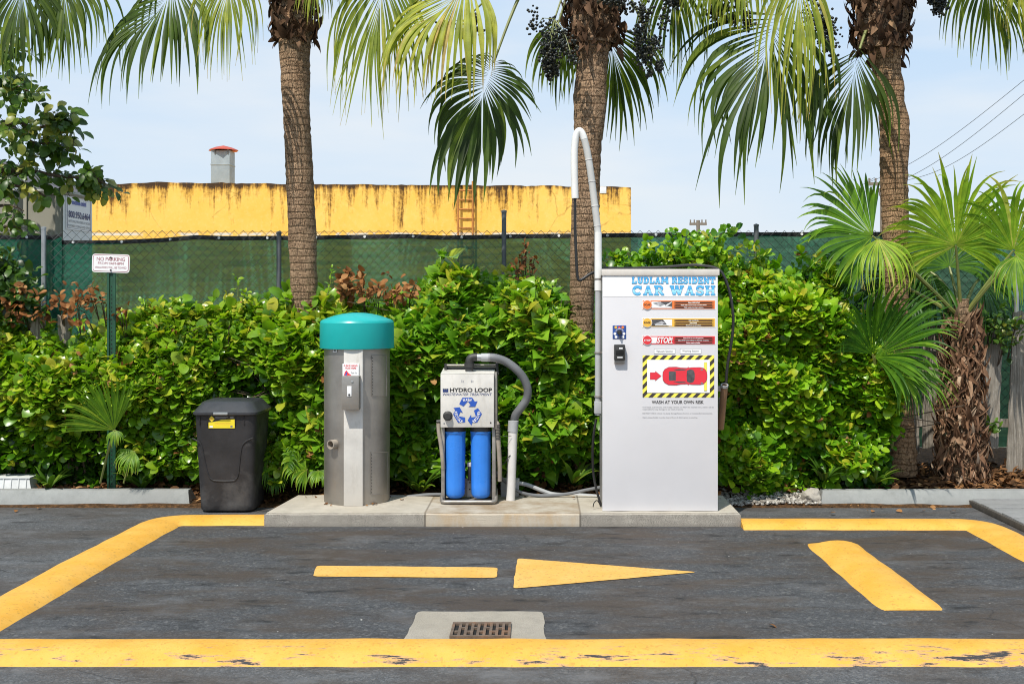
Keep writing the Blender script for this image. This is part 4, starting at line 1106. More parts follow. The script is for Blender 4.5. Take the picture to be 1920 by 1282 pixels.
# shallow raised shield inside the groove
q = [p for p in path if 1]
inner = [(x * .965 + .035 * bcx, y - .006, z + .004) for x, y, z in path[10:-10]]
top_ = [(inner[-1][0], fyb(zat(800, BY)) - .006, zat(800, BY)), (inner[0][0], fyb(zat(800, BY)) - .006, zat(800, BY))]
for xx in (374, 389, 441, 458): mb.box(xat(xx, BY) - .003, xat(xx, BY) + .003, fyb(BZ1 - .05) - .006, fyb(BZ1) + .03, zat(797, BY), BZ1 - .004, 'bin', .001)
finish('moulded_ridge', mb, root)
mb = MB()
lz = BZ1
def ring(w, d, r, z, dy=0): return [(x, y + dy, z) for x, y in rrect(bcx, byc, w, d, r)]
W, D = bw * 1.055, DEP * 1.10
loft(mb, [ring(W * .97, D * .97, .08, lz - .012), ring(W, D, .085, lz - .004), ring(W, D, .085, lz + .014), ring(W * .965, D * .96, .08, lz + .022), ring(W * .80, D * .72, .07, lz + .088), ring(W * .74, D * .66, .07, lz + .098), ring(W * .4, D * .36, .06, lz + .102)], 'binlid')
lid = finish('lid', mb, root, angle=28)
mb = MB()
mb.box(xat(400, BY - .03), xat(427, BY - .03), byc - D / 2 - .010, byc - D / 2 + .03, lz - .004, lz + .017, 'galv', .003); finish('lid_clip', mb, lid)
for px in (392, 444):
    mb = MB(); mb.tube([(xat(px, BY) , byc - D * .46, lz + .024), (xat(px, BY) + (.004 if px > 420 else .0), byc - D * .345, lz + .088), (xat(px, BY), byc + D * .2, lz + .103)], .005, 'binlid', 6); finish('lid_rib', mb, lid)
mb = MB(); yl = lambda z: fyb(z) - .003
def lab(pts, m, off=0.0): mb.add([(xat(a, BY), yl(zat(c, BY)) - off, zat(c, BY)) for a, c in pts], [tuple(range(len(pts)))], m)
lab([(390.5, 803.5), (440.5, 803.5), (440.5, 778.5), (390.5, 778.5)], 'black')
lab([(391, 802.5), (440, 802.5), (440, 785.5), (416, 786.5), (402, 790.5), (391, 791.5)], 'ylabel', .001)
lab([(391.8, 785.2), (397, 790.6), (402.6, 785.2), (397, 779.6)], 'ylabel', .0014)
lab([(394, 785.2), (397, 788.2), (400.2, 785.2), (397, 782.2)], 'amber', .0018)
for (a, b, c) in ((404, 428, 782), (404, 424, 784.4)): lab([(a, c + .6), (b, c + .6), (b, c - .8), (a, c - .8)], 'textgrey', .0016)
lab([(431.5, 784), (438, 784), (438, 780.8), (431.5, 780.8)], 'textgrey', .0016)
for c in (792.5, 795, 797.5): lab([(403, c + .3), (432, c + .3), (432, c - .3), (403, c - .3)], 'amber', .0016)
lab([(393, 801.5), (399, 801.5), (399, 798), (393, 798)], 'decalwhite', .0016)
lab([(432, 801), (436, 801), (436, 797.5), (432, 797.5)], 'textgrey', .0016)
finish('label', mb, root, recalc=False)

# ---- filter unit
HYf = 9.33; S = lambda px, y=HYf: xat(px, y)
Zt = lambda py, y=HYf: zat(py, y)
root = thing('water_treatment_unit', (S(878), HYf + .2, PZ), 'steel wastewater treatment unit with two blue filter housings', 'filter unit')
hx0, hx1, hz0, hz1 = S(826), S(926), Zt(801), Zt(701)
mb = MB(); mb.box(hx0, hx1, HYf, HYf + .30, hz0, hz1, 'steelb', .004)
bm = None
mb.add([(hx0, HYf, hz1 + .001), (hx1, HYf, hz1 + .001), (hx1, HYf + .3, hz1 + .03), (hx0, HYf + .3, hz1 + .03)], [(0, 1, 2, 3)], 'steelb')
cab = finish('cabinet', mb, root)
mb = MB(); mb.box(hx1 + .001, S(931.5), HYf + .03, HYf + .3, hz0 - .02, hz1 + .01, 'steeld', .004); mb.box(S(833), S(929), HYf + .22, HYf + .30, hz1 + .02, Zt(688, HYf + .2), 'dkplastic', .012)
mb.tube([(S(832), HYf + .2, Zt(687)), (S(930), HYf + .2, Zt(687))], .008, 'steeld', 8)
mb.tube([(S(832), HYf + .2, Zt(684)), (S(832), HYf + .2, Zt(703))], .012, 'dkplastic', 8); mb.tube([(S(930), HYf + .2, Zt(684)), (S(932), HYf + .15, Zt(705))], .012, 'dkplastic', 8)
finish('rear_housing', mb, root)
yy = HYf - .002
mb = MB()
mb.rect(S(830.3), S(840.5), Zt(735), Zt(728), yy, 'navy'); mb.poly([(S(831), Zt(728)), (S(840), Zt(728)), (S(837.5), Zt(731)), (S(835.2), Zt(729)), (S(833), Zt(731))], yy - .001, 'textgrey')
text(mb, 'HYDRO LOOP', S(843.5), S(922.5), Zt(734.7), Zt(727), yy, 'textblack', .03)
text(mb, 'WASTEWATER TREATMENT', S(830.3), S(922.5), Zt(741.3), Zt(736.6), yy, 'navy', .0, .25)
for a, b in ((865, 870), (883, 888)):
    for k in range(2): mb.rect(S(a + k * 2.8), S(a + 1.6 + k * 2.8), Zt(716.5), Zt(712 + k), yy, 'photo_grey')
finish('lettering', mb, cab, recalc=False)
# three chasing arrows
mb = MB(); rx, rz = S(876.5), Zt(771.0); U = 26.5 * HYf / F
mb.rect(S(849.5), S(904), Zt(797.5), Zt(744), yy, 'decalwhite') if False else None
def arrow_logo(k):
    rot = R_(-120 * k)
    def T(p, y=0.0):
        u, w = p; return (rx + U * (u * math.cos(rot) - w * math.sin(rot)), yy - .001 - y, rz + U * (u * math.sin(rot) + w * math.cos(rot)))
    a = [(-.58, .52), (-.36, .97), (.33, .98), (.53, .69), (.71, .74), (.54, .33), (.07, .33), (.22, .45), (.03, .72), (-.28, .36)]
    V2 = [T(p) for p in a]
    mb.add(V2, [(0, 1, 8, 9), (1, 2, 8), (2, 3, 7, 8), (3, 4, 5), (3, 5, 6, 7)], 'bluep')
for k in range(3): arrow_logo(k)
def arctext(s, mid, rad, hgt, span, flip=False):
    ws = {'I': .35, 'W': 1.35, 'M': 1.25}; tot = sum(ws.get(c, 1) for c in s); a = 0
    for c in s:
        w = ws.get(c, 1); f = (a + w / 2) / tot - .5; a += w
        ang = mid - span * f if not flip else mid + span * f
        ux, uz = math.cos(R_(ang)), math.sin(R_(ang))
        tx, tz = (uz, -ux) if not flip else (-uz, ux)
        nx_, nz_ = (ux, uz) if not flip else (-ux, -uz)
        cw = R_(span) * rad * w / tot * .84
        V, Fs = text_geo(c, .03)
        pts = []
        for u, v in V:
            e = (u - .5) * cw; g_ = (v - .5) * hgt
            pts.append((rx + U * (ux * rad) + U * (tx * e + nx_ * g_), yy - .003, rz + U * (uz * rad) + U * (tz * e + nz_ * g_)))
        mb.add(pts, Fs, 'decalwhite')
arctext('WASH', 92, .83, .20, 44); arctext('RECYCLE', 212, .82, .19, 66, True); arctext('RECOVER', 330, .82, .19, 66, True)
finish('recycling_emblem', mb, cab, recalc=False)
mb = MB(); mb.lathe([(.0, -.045), (.024, -.045), (.030, -.036), (.034, -.004), (.040, 0)], (S(839.7), HYf, Zt(779.5)), 'dkplastic', 24, 'y'); finish('knob', mb, cab)
for a, b in ((832.5, 793), (920, 792)):
    mb = MB(); mb.lathe([(0, -.006), (.006, -.004), (.006, 0)], (S(a), HYf, Zt(b)), 'dkplastic' if a > 900 else 'galv', 12, 'y'); finish('screw', mb, cab)
# filters
for (a, b) in ((833.5, 873), (882, 921)):
    fr = (b - a) / 2 * (HYf + .1) / F; fx = xat((a + b) / 2, HYf + .1); fyc = HYf + .11
    z0, z1 = zat(936, fyc - fr), zat(811, fyc - fr)
    mb = MB(); n = 72; vs = []
    prof = [(.0, z0), (.62, z0 + .003), (.80, z0 + .015), (.90, z0 + .035), (.915, z0 + .1), (.96, z1 - .03), (.975, z1 - .012), (1.03, z1 - .008), (1.03, z1 + .004), (.9, z1 + .006)]
    for i, (r, z) in enumerate(prof):
        for k in range(n):
            al = 2 * math.pi * k / n; rib = 1 + (.022 if (k % 9 == 0 and 2 < i < 7) else 0)
            vs.append((fx + fr * r * rib * math.cos(al), fyc + fr * r * rib * math.sin(al), z))
    fs = [(i * n + k, i * n + (k + 1) % n, (i + 1) * n + (k + 1) % n, (i + 1) * n + k) for i in range(len(prof) - 1) for k in range(n)]
    mb.add(vs, fs, 'blue', smooth=True); fo = finish('filter_housing', mb, root, angle=50)
    mb = MB(); mb.lathe([(fr * 1.0, z1 + .003), (fr * 1.0, z1 + .012), (fr * .95, z1 + .05), (fr * .95, hz0 + .01)], (fx, fyc, 0), 'dkplastic', 40); finish('filter_cap', mb, fo)
# frame
mb = MB()
for px in (829.5, 925.5): mb.box(S(px) - .014, S(px) + .014, HYf + .05, HYf + .25, PZ + .02, hz0, 'steeld', .003)
mb.box(S(834), S(921), HYf + .235, HYf + .245, PZ + .02, Zt(905), 'steeld'); mb.box(S(873), S(884), HYf + .215, HYf + .23, PZ + .02, Zt(908), 'steelb', .002)
mb.box(S(875), S(883), HYf + .15, HYf + .21, Zt(906), Zt(880), 'black', .004); mb.box(S(874), S(884), HYf + .15, HYf + .22, Zt(880), Zt(872), 'steelb', .004)
mb.box(S(831), S(925), HYf + .0, HYf + .24, PZ + .004, PZ + .012, 'steeld')
for a, b in ((878, 912), (878, 925), (890, 944), (860, 942), (880, 941)): mb.lathe([(0, -.004), (.006, -.002)], (S(a), HYf + .213 if b < 930 else HYf + .213, Zt(b)), 'hole', 8, 'y')
finish('frame', mb, root)
mb = MB(); rz0 = PZ + .022
ringp = [(S(828), HYf + .22, rz0 + .06), (S(827.5), HYf + .10, rz0 + .035), (S(827.5), HYf + .02, rz0 + .006), (S(832), HYf - .012, rz0), (S(845), HYf - .018, rz0), (S(912), HYf - .018, rz0), (S(924), HYf - .012, rz0), (S(929), HYf + .02, rz0 + .006), (S(929), HYf + .10, rz0 + .035), (S(928.5), HYf + .22, rz0 + .06)]
mb.tube(sm(ringp, 5), .015, 'steeld', 10)
mb.tube([(S(830), HYf - .005, PZ + .006), (S(926), HYf - .005, PZ + .006)], .008, 'steeld', 8)
finish('foot_rail', mb, root)
# hoses
mb = MB(); mb.tube(sm([(S(821), HYf + .05, Zt(794)), (S(822), HYf + .05, Zt(812)), (S(826), HYf + .04, Zt(835)), (S(829), HYf + .04, Zt(862)), (S(830), HYf + .06, Zt(880))], 5), .017, 'hosetan', 10)
mb.tube([(S(818), HYf + .05, Zt(792)), (S(826), HYf + .05, Zt(791))], .018, 'dkplastic', 10); finish('drain_hose', mb, root)
mb = MB(); p = sm([(S(929), HYf + .05, Zt(792)), (S(932.5), HYf + .05, Zt(797)), (S(933), HYf + .05, Zt(815)), (S(935), HYf + .06, Zt(845)), (S(936.5), HYf + .08, Zt(880)), (S(936), HYf + .1, Zt(905))], 5)
mb.tube(p, .018, 'hosetan', 10)
for i in range(0, 10): mb.tube([Vector(p[5]) + (Vector(p[12]) - Vector(p[5])) * (i / 10), Vector(p[5]) + (Vector(p[12]) - Vector(p[5])) * (i / 10 + .04)], .0225, 'dkplastic', 10)
finish('drain_hose', mb, root)
mb = MB(); e = at(880, 0, HYf + .12).x; ey = HYf + .12
mb.tube([(e, ey, hz1 + .0), (e, ey, Zt(693))], .030, 'galv', 16); mb.tube(sm([(e, ey, Zt(697)), (e, ey, Zt(685)), (e + .005, ey, Zt(675)), (e + .03, ey, Zt(671.5)), (S(893), ey, Zt(671))], 5), .034, 'dkplastic', 16)
mb.lathe([(.042, Zt(690)), (.042, Zt(682))], (e, ey, 0), 'dkplastic', 20, caps=True)
mb.tube([(S(889), ey, Zt(671)), (S(904), ey, Zt(671.5))], .030, 'galv', 16); mb.tube([(S(901), ey, Zt(671.5)), (S(919), ey, Zt(671.5))], .0345, 'pvcgrey', 16)
finish('elbow_fitting', mb, root)
mb = MB(); hp = sm([(S(915), ey, Zt(671.5)), (S(928), ey, Zt(672.5)), (S(948), ey + .02, Zt(680)), (S(968), ey + .03, Zt(695)), (S(982), ey + .05, Zt(713)), (S(989), ey + .07, Zt(733)), (S(987), ey + .09, Zt(752)), (S(976), ey + .1, Zt(769)), (S(966), ey + .12, Zt(783)), (S(963), ey + .15, Zt(795))], 9)
rr = [.0335 + (.0018 if i % 2 else 0) for i in range(len(hp))]
mb.tube(hp, rr, 'hosegrey', 16); tag(finish('suction_hose', mb, base=hp[0]), 'thick grey ribbed hose arching from the filter unit to the white pipe', 'hose')
PYp = 9.52
root = thing('standpipe', (xat(957, PYp), PYp, PZ), 'white plastic standpipe leaning slightly beside the filter unit', 'pipe')
mb = MB(); mb.tube([(xat(957, PYp), PYp, PZ - .0), (xat(962, PYp), PYp, zat(800, PYp))], .0385, 'pvc', 20); finish('pipe', mb, root)
mb = MB(); mb.tube([(xat(961.4, PYp), PYp, zat(809, PYp)), (xat(962.6, PYp), PYp, zat(789, PYp))], .043, 'pvcgrey', 20); finish('coupling', mb, root)
mb = MB(); mb.box(xat(939, 9.72), xat(973, 9.72), 9.68, 9.78, PZ, zat(899, 9.7), 'pvcgrey', .006); mb.box(xat(937.5, 9.72), xat(974, 9.72), 9.675, 9.785, zat(901, 9.7), zat(898.5, 9.7), 'pvcgrey', .003)
tag(finish('junction_box', mb, base=(xat(956, 9.72), 9.73, PZ)), 'small grey electrical box on the pad behind the standpipe', 'electrical box')
def cable(name, pts, r, m, label, cat, group=None, n=8):
    mb = MB(); q = sm([Vector(p) for p in pts], 7); mb.tube(q, r, m, n); return tag(finish(name, mb, base=q[0]), label, cat, group)
cable('conduit', [at(731, 930.5, 9.70), at(760, 931, 9.72), at(800, 927, 9.72), at(830, 926.5, 9.68)], .014, 'hosegrey', 'grey conduit lying between the vacuum and the filter unit', 'conduit', 'grey conduits on the pad')
cable('conduit', [at(930, 884, 9.60), at(950, 905, 9.62), at(975, 922, 9.62), at(1010, 928.5, 9.66), at(1060, 926, 9.66), at(1100, 918, 9.64), at(1126, 913, 9.6)], .014, 'hosegrey', 'grey conduit sagging from the filter unit to the kiosk', 'conduit', 'grey conduits on the pad')
cable('conduit', [at(970, 905, 9.78), at(990, 909, 9.79), at(1015, 919, 9.80), at(1040, 926.5, 9.8), at(1085, 928, 9.78), at(1126, 931, 9.72)], .018, 'pvcgrey', 'pale rigid conduit from the electrical box running behind the sagging one', 'conduit', 'grey conduits on the pad')
for k, (pts, lb) in enumerate([([at(921, 850, 9.5), at(930, 862, 9.44), at(938, 871, 9.44), at(946, 868, 9.46), at(952, 858, 9.48), at(957, 853, 9.48)], 'thin black wire looping from the filter unit to the standpipe'), ([at(921, 868, 9.46), at(928, 876, 9.42), at(931, 890, 9.42), at(932, 895, 9.42), at(921, 893, 9.44)], 'thin black wire with a hanging clip at the filter frame'), ([at(940, 817, 9.46), at(950, 817.5, 9.46), at(959, 817, 9.47)], 'short tie wire stretched between tan hose and standpipe')]):
    cable('wire', pts, .0035 if k < 2 else .0018, 'cable', lb, 'wire', 'thin wires beside the filter unit', 5)

# ---- kiosk
KF = 9.02; K = lambda px, y=KF: xat(px, y); KZ = lambda py, y=KF: zat(py, y)
root = thing('car_wash_kiosk', (K(1238), KF + .2, PZ), 'tall pale grey car wash kiosk with printed instruction stickers', 'kiosk')
kx0, kx1 = K(1129.5), K(1346); KD = .48
mb = MB(); mb.box(kx0, kx1, KF, KF + .02, PZ + .002, KZ(516), 'kiosk', .003); cabk = finish('door_panel', mb, root)
mb = MB(); mb.box(kx0 + .004, kx1 - .004, KF + .021, KF + KD, PZ, KZ(516), 'kioskside', .003); finish('cabinet', mb, root)
mb = MB(); mb.box(kx0 - .006, kx1 + .012, KF - .011, KF + KD, KZ(516.5), KZ(504.5), 'lip', .005); finish('top_lip', mb, root)
y1 = KF - .0015; y2 = KF - .003; y3 = KF - .0045; y4 = KF - .006; y5 = KF - .0075
mb = MB(); mb.rect(kx0 + .003, kx1 - .003, KZ(556), KZ(517), y1, 'decalwhite'); ban = finish('banner', mb, cabk, recalc=False)
t = NT('sky blue lettering'); zz = t.sep(t.pos())[2]
def zloc(py): return KZ(py) - PZ
l1 = t.n('MapRange', {'Value': zz, 'From Min': zloc(531.5), 'From Max': zloc(518)}).outputs[0]
l2 = t.n('MapRange', {'Value': zz, 'From Min': zloc(553), 'From Max': zloc(534.5)}).outputs[0]
g1 = t.ramp(l1, [(0, (.07, .42, .74)), (.42, (.25, .65, .88)), (.50, (.05, .35, .72)), (1, (.09, .43, .78))])
g2 = t.ramp(l2, [(0, (.07, .42, .74)), (.30, (.27, .66, .88)), (.50, (.46, .80, .93)), (.54, (.06, .38, .74)), (1, (.11, .48, .80))])
sel = t.n('MapRange', {'Value': zz, 'From Min': zloc(533.1), 'From Max': zloc(532.9)}).outputs[0]
M['letter'] = t.end(t.bsdf(t.mix(sel, g2, g1), .5))
# slab serif letters drawn as strokes in a unit box
def arcp(cx, cz, rx_, rz_, a0, a1, n=10): return [(cx + rx_ * math.cos(R_(a0 + (a1 - a0) * i / n)), cz + rz_ * math.sin(R_(a0 + (a1 - a0) * i / n))) for i in range(n + 1)]
w_, v_ = .25, .12
SE = lambda x0, x1, top: [((x0, .93 if top else .07), (x1, .93 if top else .07))]
LET = {
 'L': [(w_, [(.3, .02), (.3, .98)]), (v_, [(.05, .92), (.58, .92)]), (.2, [(.05, .1), (.93, .1)]), (.18, [(.86, .05), (.86, .42)])],
 'U': [(w_, [(.27, .98), (.27, .4)] + arcp(.52, .36, .25, .25, 180, 360) + [(.77, .98)]), (v_, [(.05, .92), (.5, .92)]), (v_, [(.58, .92), (.98, .92)])],
 'D': [(w_, [(.28, .02), (.28, .98)]), (.2, [(.04, .9), (.5, .9)]), (.2, [(.04, .1), (.5, .1)]), (.24, arcp(.5, .5, .34, .40, 90, -90))],
 'A': [(.2, [(.22, .05), (.5, .97)]), (w_, [(.5, .97), (.76, .05)]), (.14, [(.3, .34), (.7, .34)]), (v_, [(.02, .08), (.42, .08)]), (v_, [(.56, .08), (.99, .08)])],
 'M': [(.2, [(.17, .03), (.2, .97)]), (w_, [(.83, .03), (.8, .97)]), (.24, [(.2, .95), (.5, .3)]), (.2, [(.8, .95), (.5, .3)]), (v_, [(.0, .08), (.34, .08)]), (v_, [(.66, .08), (1, .08)]), (v_, [(.02, .92), (.28, .92)]), (v_, [(.72, .92), (.98, .92)])],
 'R': [(w_, [(.28, .02), (.28, .98)]), (.18, [(.04, .91), (.55, .91)]), (.2, arcp(.55, .7, .24, .21, 90, -90)), (.17, [(.3, .48), (.58, .48)]), (.24, [(.55, .47), (.82, .1)]), (v_, [(.04, .08), (.5, .08)]), (v_, [(.72, .08), (.99, .08)])],
 'E': [(w_, [(.28, .02), (.28, .98)]), (.19, [(.04, .91), (.9, .91)]), (.16, [(.3, .5), (.68, .5)]), (.19, [(.04, .1), (.94, .1)]), (.16, [(.86, .92), (.86, .66)]), (.16, [(.88, .08), (.88, .36)]), (.12, [(.66, .36), (.66, .64)])],
 'S': [(.23, arcp(.5, .71, .30, .21, 20, 270) + arcp(.5, .28, .32, .21, 90, -160)), (.15, [(.84, .66), (.84, .97)]), (.15, [(.14, .03), (.14, .36)])],
 'I': [(.34, [(.5, .02), (.5, .98)]), (v_, [(.12, .92), (.88, .92)]), (v_, [(.12, .08), (.88, .08)])],
 'N': [(.2, [(.22, .02), (.22, .98)]), (.2, [(.82, .02), (.82, .98)]), (w_, [(.2, .95), (.82, .06)]), (v_, [(.02, .92), (.3, .92)]), (v_, [(.02, .08), (.42, .08)]), (v_, [(.64, .92), (1, .92)])],
 'T': [(w_, [(.5, .02), (.5, .98)]), (.19, [(.04, .91), (.96, .91)]), (.15, [(.1, .94), (.1, .6)]), (.15, [(.9, .94), (.9, .6)]), (v_, [(.24, .08), (.76, .08)])],
 'C': [(w_, arcp(.54, .5, .37, .38, 40, 320)), (.15, [(.86, .62), (.86, .97)])],
 'W': [(.24, [(.14, .95), (.32, .06)]), (.2, [(.32, .06), (.5, .85)]), (.24, [(.5, .85), (.68, .06)]), (.2, [(.68, .06), (.86, .95)]), (v_, [(.0, .92), (.3, .92)]), (v_, [(.38, .92), (.62, .92)]), (v_, [(.7, .92), (1, .92)])],
 'H': [(w_, [(.24, .02), (.24, .98)]), (w_, [(.78, .02), (.78, .98)]), (.17, [(.24, .5), (.78, .5)]), (v_, [(.02, .92), (.46, .92)]), (v_, [(.02, .08), (.46, .08)]), (v_, [(.56, .92), (1, .92)]), (v_, [(.56, .08), (1, .08)])]}
LW = {'I': .55, 'M': 1.3, 'W': 1.35, 'L': .9, 'E': .92, 'S': .85}
mo, ml = MB(), MB()
def slab(s, px0, px1, py0, py1):
    tot = sum(LW.get(c, 1) if c != ' ' else .45 for c in s); x = px0; u = (px1 - px0) / tot
    lay = 0
    for c in s:
        w = (LW.get(c, 1) if c != ' ' else .45) * u
        if c != ' ':
            lx0, lx1, lz0, lz1 = K(x + w * .02), K(x + w * .98), KZ(py1), KZ(py0)
            for i, (th_, pts) in enumerate(LET[c]):
                q = [(lx0 + (lx1 - lx0) * a, lz0 + (lz1 - lz0) * b) for a, b in pts]
                sc_ = ((lx1 - lx0) + (lz1 - lz0)) / 2
                mo.ribbon([q[0]] + q[1:], th_ * sc_ * .9 + .0042, y2 - i * .00012, 'outline')
                ml.ribbon(q, th_ * sc_ * .9, y3 - i * .00012, 'letter')
        x += w
slab('LUDLAM RESIDENT', 1184, 1341.5, 519.2, 532.0); slab('CAR WASH', 1184, 1341.5, 535.4, 553.6)
finish('letter_outline', mo, ban, recalc=False); finish('lettering', ml, ban, recalc=False)
def strip(py0, py1, m, lines, ring_txt, kind):
    mb = MB(); mb.rect(K(1203.5), K(1341.5), KZ(py1), KZ(py0), y1, 'decalwhite'); mb.rect(K(1205), K(1340.3), KZ(py1 - 1.4), KZ(py0 + 1.4), y2, m)
    h = py1 - py0; X0, X1 = 1222, 1260
    a, b = py0 + 3.2, py1 - 3.2
    if kind == 'soap':
        mb.rect(K(X0), K(X1), KZ(b), KZ(a), y3, 'decalwhite'); mb.poly([(K(1238), KZ(a)), (K(X1), KZ(a)), (K(X1), KZ(b - 2)), (K(1248), KZ(b - 5))], y4, 'photo_dark'); mb.poly([(K(1224), KZ(a + 3)), (K(1236), KZ(a)), (K(1248), KZ(a + 4)), (K(1238), KZ(b - 3))], y4 + .0004, 'photo_grey'); mb.poly([(K(1246), KZ(b - 4.4)), (K(1259), KZ(a + .5)), (K(1259.5), KZ(a + 1.6)), (K(1250), KZ(b - 3.4))], y5, 'decalwhite')
    elif kind == 'rinse':
        mb.rect(K(X0), K(X1), KZ(b), KZ(a), y3, 'decalwhite'); mb.poly([(K(X0), KZ(b)), (K(X0), KZ(a)), (K(1243), KZ(a)), (K(1252), KZ(b))], y4, 'photo_dark'); mb.poly([(K(1226), KZ(b - 3)), (K(1240), KZ(a + 3)), (K(1247), KZ(a + 6)), (K(1240), KZ(b - 2))], y5, 'photo_grey')
        mb.rect(K(1228), K(1254), KZ(b - .6), KZ(b - 2), y5 - .0006, 'decalwhite')
    else:
        mb.poly([(K(1213), KZ(b)), (K(1213), KZ(a)), (K(1233), KZ(a)), (K(1230.5), KZ(b))], y3, 'decalwhite')
    cx_, cz_ = K(1213.5), KZ((py0 + py1) / 2); r1 = 9.2 * KF / F
    mb.add([(cx_ + r1 * math.cos(i * math.pi / 12), y4 - .0008, cz_ + r1 * math.sin(i * math.pi / 12)) for i in range(24)], [tuple(range(24))], 'decalwhite')
    mb.add([(cx_ + r1 * .9 * math.cos(i * math.pi / 12), y5 - .0008, cz_ + r1 * .9 * math.sin(i * math.pi / 12)) for i in range(24)], [tuple(range(24))], m if kind != 'stop' else 'red')
    for i in range(3):
        c = py0 + h * (.29 + .245 * i); mb.rect(K(1264), K(1337.5), KZ(c + 1.5), KZ(c - 1.5), y3, 'printbrown'); mb.rect(K(1264.3), K(1266), KZ(c + .8), KZ(c - .8), y4, m); mb.rect(K(1335.3), K(1337), KZ(c + .8), KZ(c - .8), y4, m)
    o = finish('instruction_sticker', mb, cabk, recalc=False)
    mb = MB()
    for i, (s, x0, x1) in enumerate(lines):
        c = py0 + h * (.29 + .245 * i); text(mb, s, K(x0), K(x1), KZ(c + 1.35), KZ(c - 1.25), y4, 'decalwhite', .03)
    if kind == 'stop':
        text(mb, 'STOP', K(1207.3), K(1219.7), KZ(639.3), KZ(636), y5 - .002, 'decalwhite', .03); text(mb, 'STOP!', K(1232), K(1261), KZ(643.3), KZ(631.8), y4, 'decalwhite', .03, .25)
        mb.rect(K(1252), K(1261), KZ(643.4), KZ(642.6), y4 - .0006, 'decalwhite')
    else: text(mb, ring_txt, K(1207.6), K(1219.4), KZ(py0 + h * .60), KZ(py0 + h * .40), y5 - .002, 'printbrown', .03)
    finish('lettering', mb, o, recalc=False); return o
strip(562, 580.5, 'orange', [('Select HIGH SOAP', 1290, 1312), ('Apply high pressure soap to entire vehicle.', 1276, 1325), ('Wash vehicle from top to bottom.', 1282, 1319)], 'SOAP', 'soap')['label'] = 'orange soap instruction sticker'
strip(595.5, 614, 'amber', [('Grip wand firmly.', 1291, 1310), ('Select RINSE.', 1293, 1307), ('Rinse from top to bottom.', 1286, 1314.5)], 'RINSE', 'rinse')['label'] = 'amber rinse instruction sticker'
strip(628.5, 646.5, 'red', [('Select STOP to turn off equipment.', 1281, 1319), ('Select STOP when finished or whenever necessary.', 1271, 1329), ('Return wand to holder.', 1287, 1313)], 'STOP', 'stop')['label'] = 'red stop instruction sticker'
for (a, b, s) in ((1226.3, 1266, 'Vacuum Station'), (1275, 1314.8, 'Washing Station')):
    mb = MB(); mb.rect(K(a), K(b), KZ(663.2), KZ(653.4), y1, 'textgrey'); mb.rect(K(a + .5), K(b - .5), KZ(662.6), KZ(654), y2, 'decalwhite')
    o = finish('station_label', mb, cabk, recalc=False); mb = MB(); text(mb, s, K(a + 4), K(b - 5), KZ(660.5), KZ(656), y3, 'textgrey'); finish('lettering', mb, o, recalc=False)
# parking diagram
A0, A1, B0, B1, bw_ = 1204.8, 1339, 666, 744.5, 8.3
mb = MB(); mb.rect(K(A0), K(A1), KZ(B1), KZ(B0), y1, 'hazy')
def clip(poly, x0, x1, z0, z1):
    def cut(ps, f, g_):
        out = []
        for i in range(len(ps)):
            a, b = ps[i - 1], ps[i]; fa, fb = f(a), f(b)
            if (fa >= 0) != (fb >= 0): t_ = fa / (fa - fb); out.append((a[0] + (b[0] - a[0]) * t_, a[1] + (b[1] - a[1]) * t_))
            if fb >= 0: out.append(b)
        return out
    for f in (lambda p: p[0] - x0, lambda p: x1 - p[0], lambda p: p[1] - z0, lambda p: z1 - p[1]):
        if len(poly) < 3: return []
        poly = cut(poly, f, None)
    return poly
for i in range(-8, 16):
    x = A0 + i * 16.6 - 6; q = [(x, B1), (x + 8.0, B1), (x + 8.0 + (B1 - B0), B0), (x + (B1 - B0), B0)]
    for rc_ in ((A0, A1, B0, B0 + bw_), (A0, A1, B1 - bw_, B1), (A0, A0 + bw_, B0 + bw_, B1 - bw_), (A1 - bw_, A1, B0 + bw_, B1 - bw_)):
        c = clip(q, rc_[0], rc_[1], rc_[2], rc_[3])
        if len(c) > 2: mb.poly([(K(a), KZ(b)) for a, b in c], y2, 'hazk')
mb.rect(K(A0 + bw_), K(A1 - bw_), KZ(B1 - bw_), KZ(B0 + bw_), y3, 'decalwhite')
dia = finish('parking_diagram', mb, cabk, recalc=False)
mb = MB()
mb.rect(K(1319.8), K(1325.4), KZ(732.8), KZ(679), y4, 'textgrey'); mb.rect(K(1320.2), K(1325), KZ(732.3), KZ(679.5), y4 - .0004, 'hazy')
for (g_, m, y) in ((.0, 'maroon', y4), (.5, 'carred', y4 - .0005)): mb.poly([(K(1218.7 + g_), KZ(711.3 - g_)), (K(1218.7 + g_), KZ(698 + g_)), (K(1228.5 + g_ * .4), KZ(698 + g_)), (K(1228.5 + g_ * .4), KZ(695.2 + g_ * 1.8)), (K(1240 - g_), KZ(704.6)), (K(1228.5 + g_ * .4), KZ(714 - g_ * 1.8)), (K(1228.5 + g_ * .4), KZ(711.3 - g_))], y, m)
half = [(1242, 704.5), (1242.6, 697), (1246, 691.8), (1253.5, 687.7), (1268, 687.4), (1276, 689), (1288.5, 689.4), (1290.2, 687.2), (1291.3, 689.2), (1297.5, 688.4), (1312, 688.2), (1319, 689.6), (1323.4, 693.5), (1325.4, 699), (1325.8, 704.5)]
car = half + [(x, 1409.2 - y) for x, y in half[-2:0:-1]]
cxx = 1284
mb.poly([(K(x), KZ(y)) for x, y in car], y5, 'maroon'); mb.poly([(K(cxx + (x - cxx) * .983), KZ(704.6 + (y - 704.6) * .955)) for x, y in car], y5 - .0005, 'carred')
gl = lambda pts: mb.poly([(K(x), KZ(y)) for x, y in pts], y5 - .001, 'photo_dark')
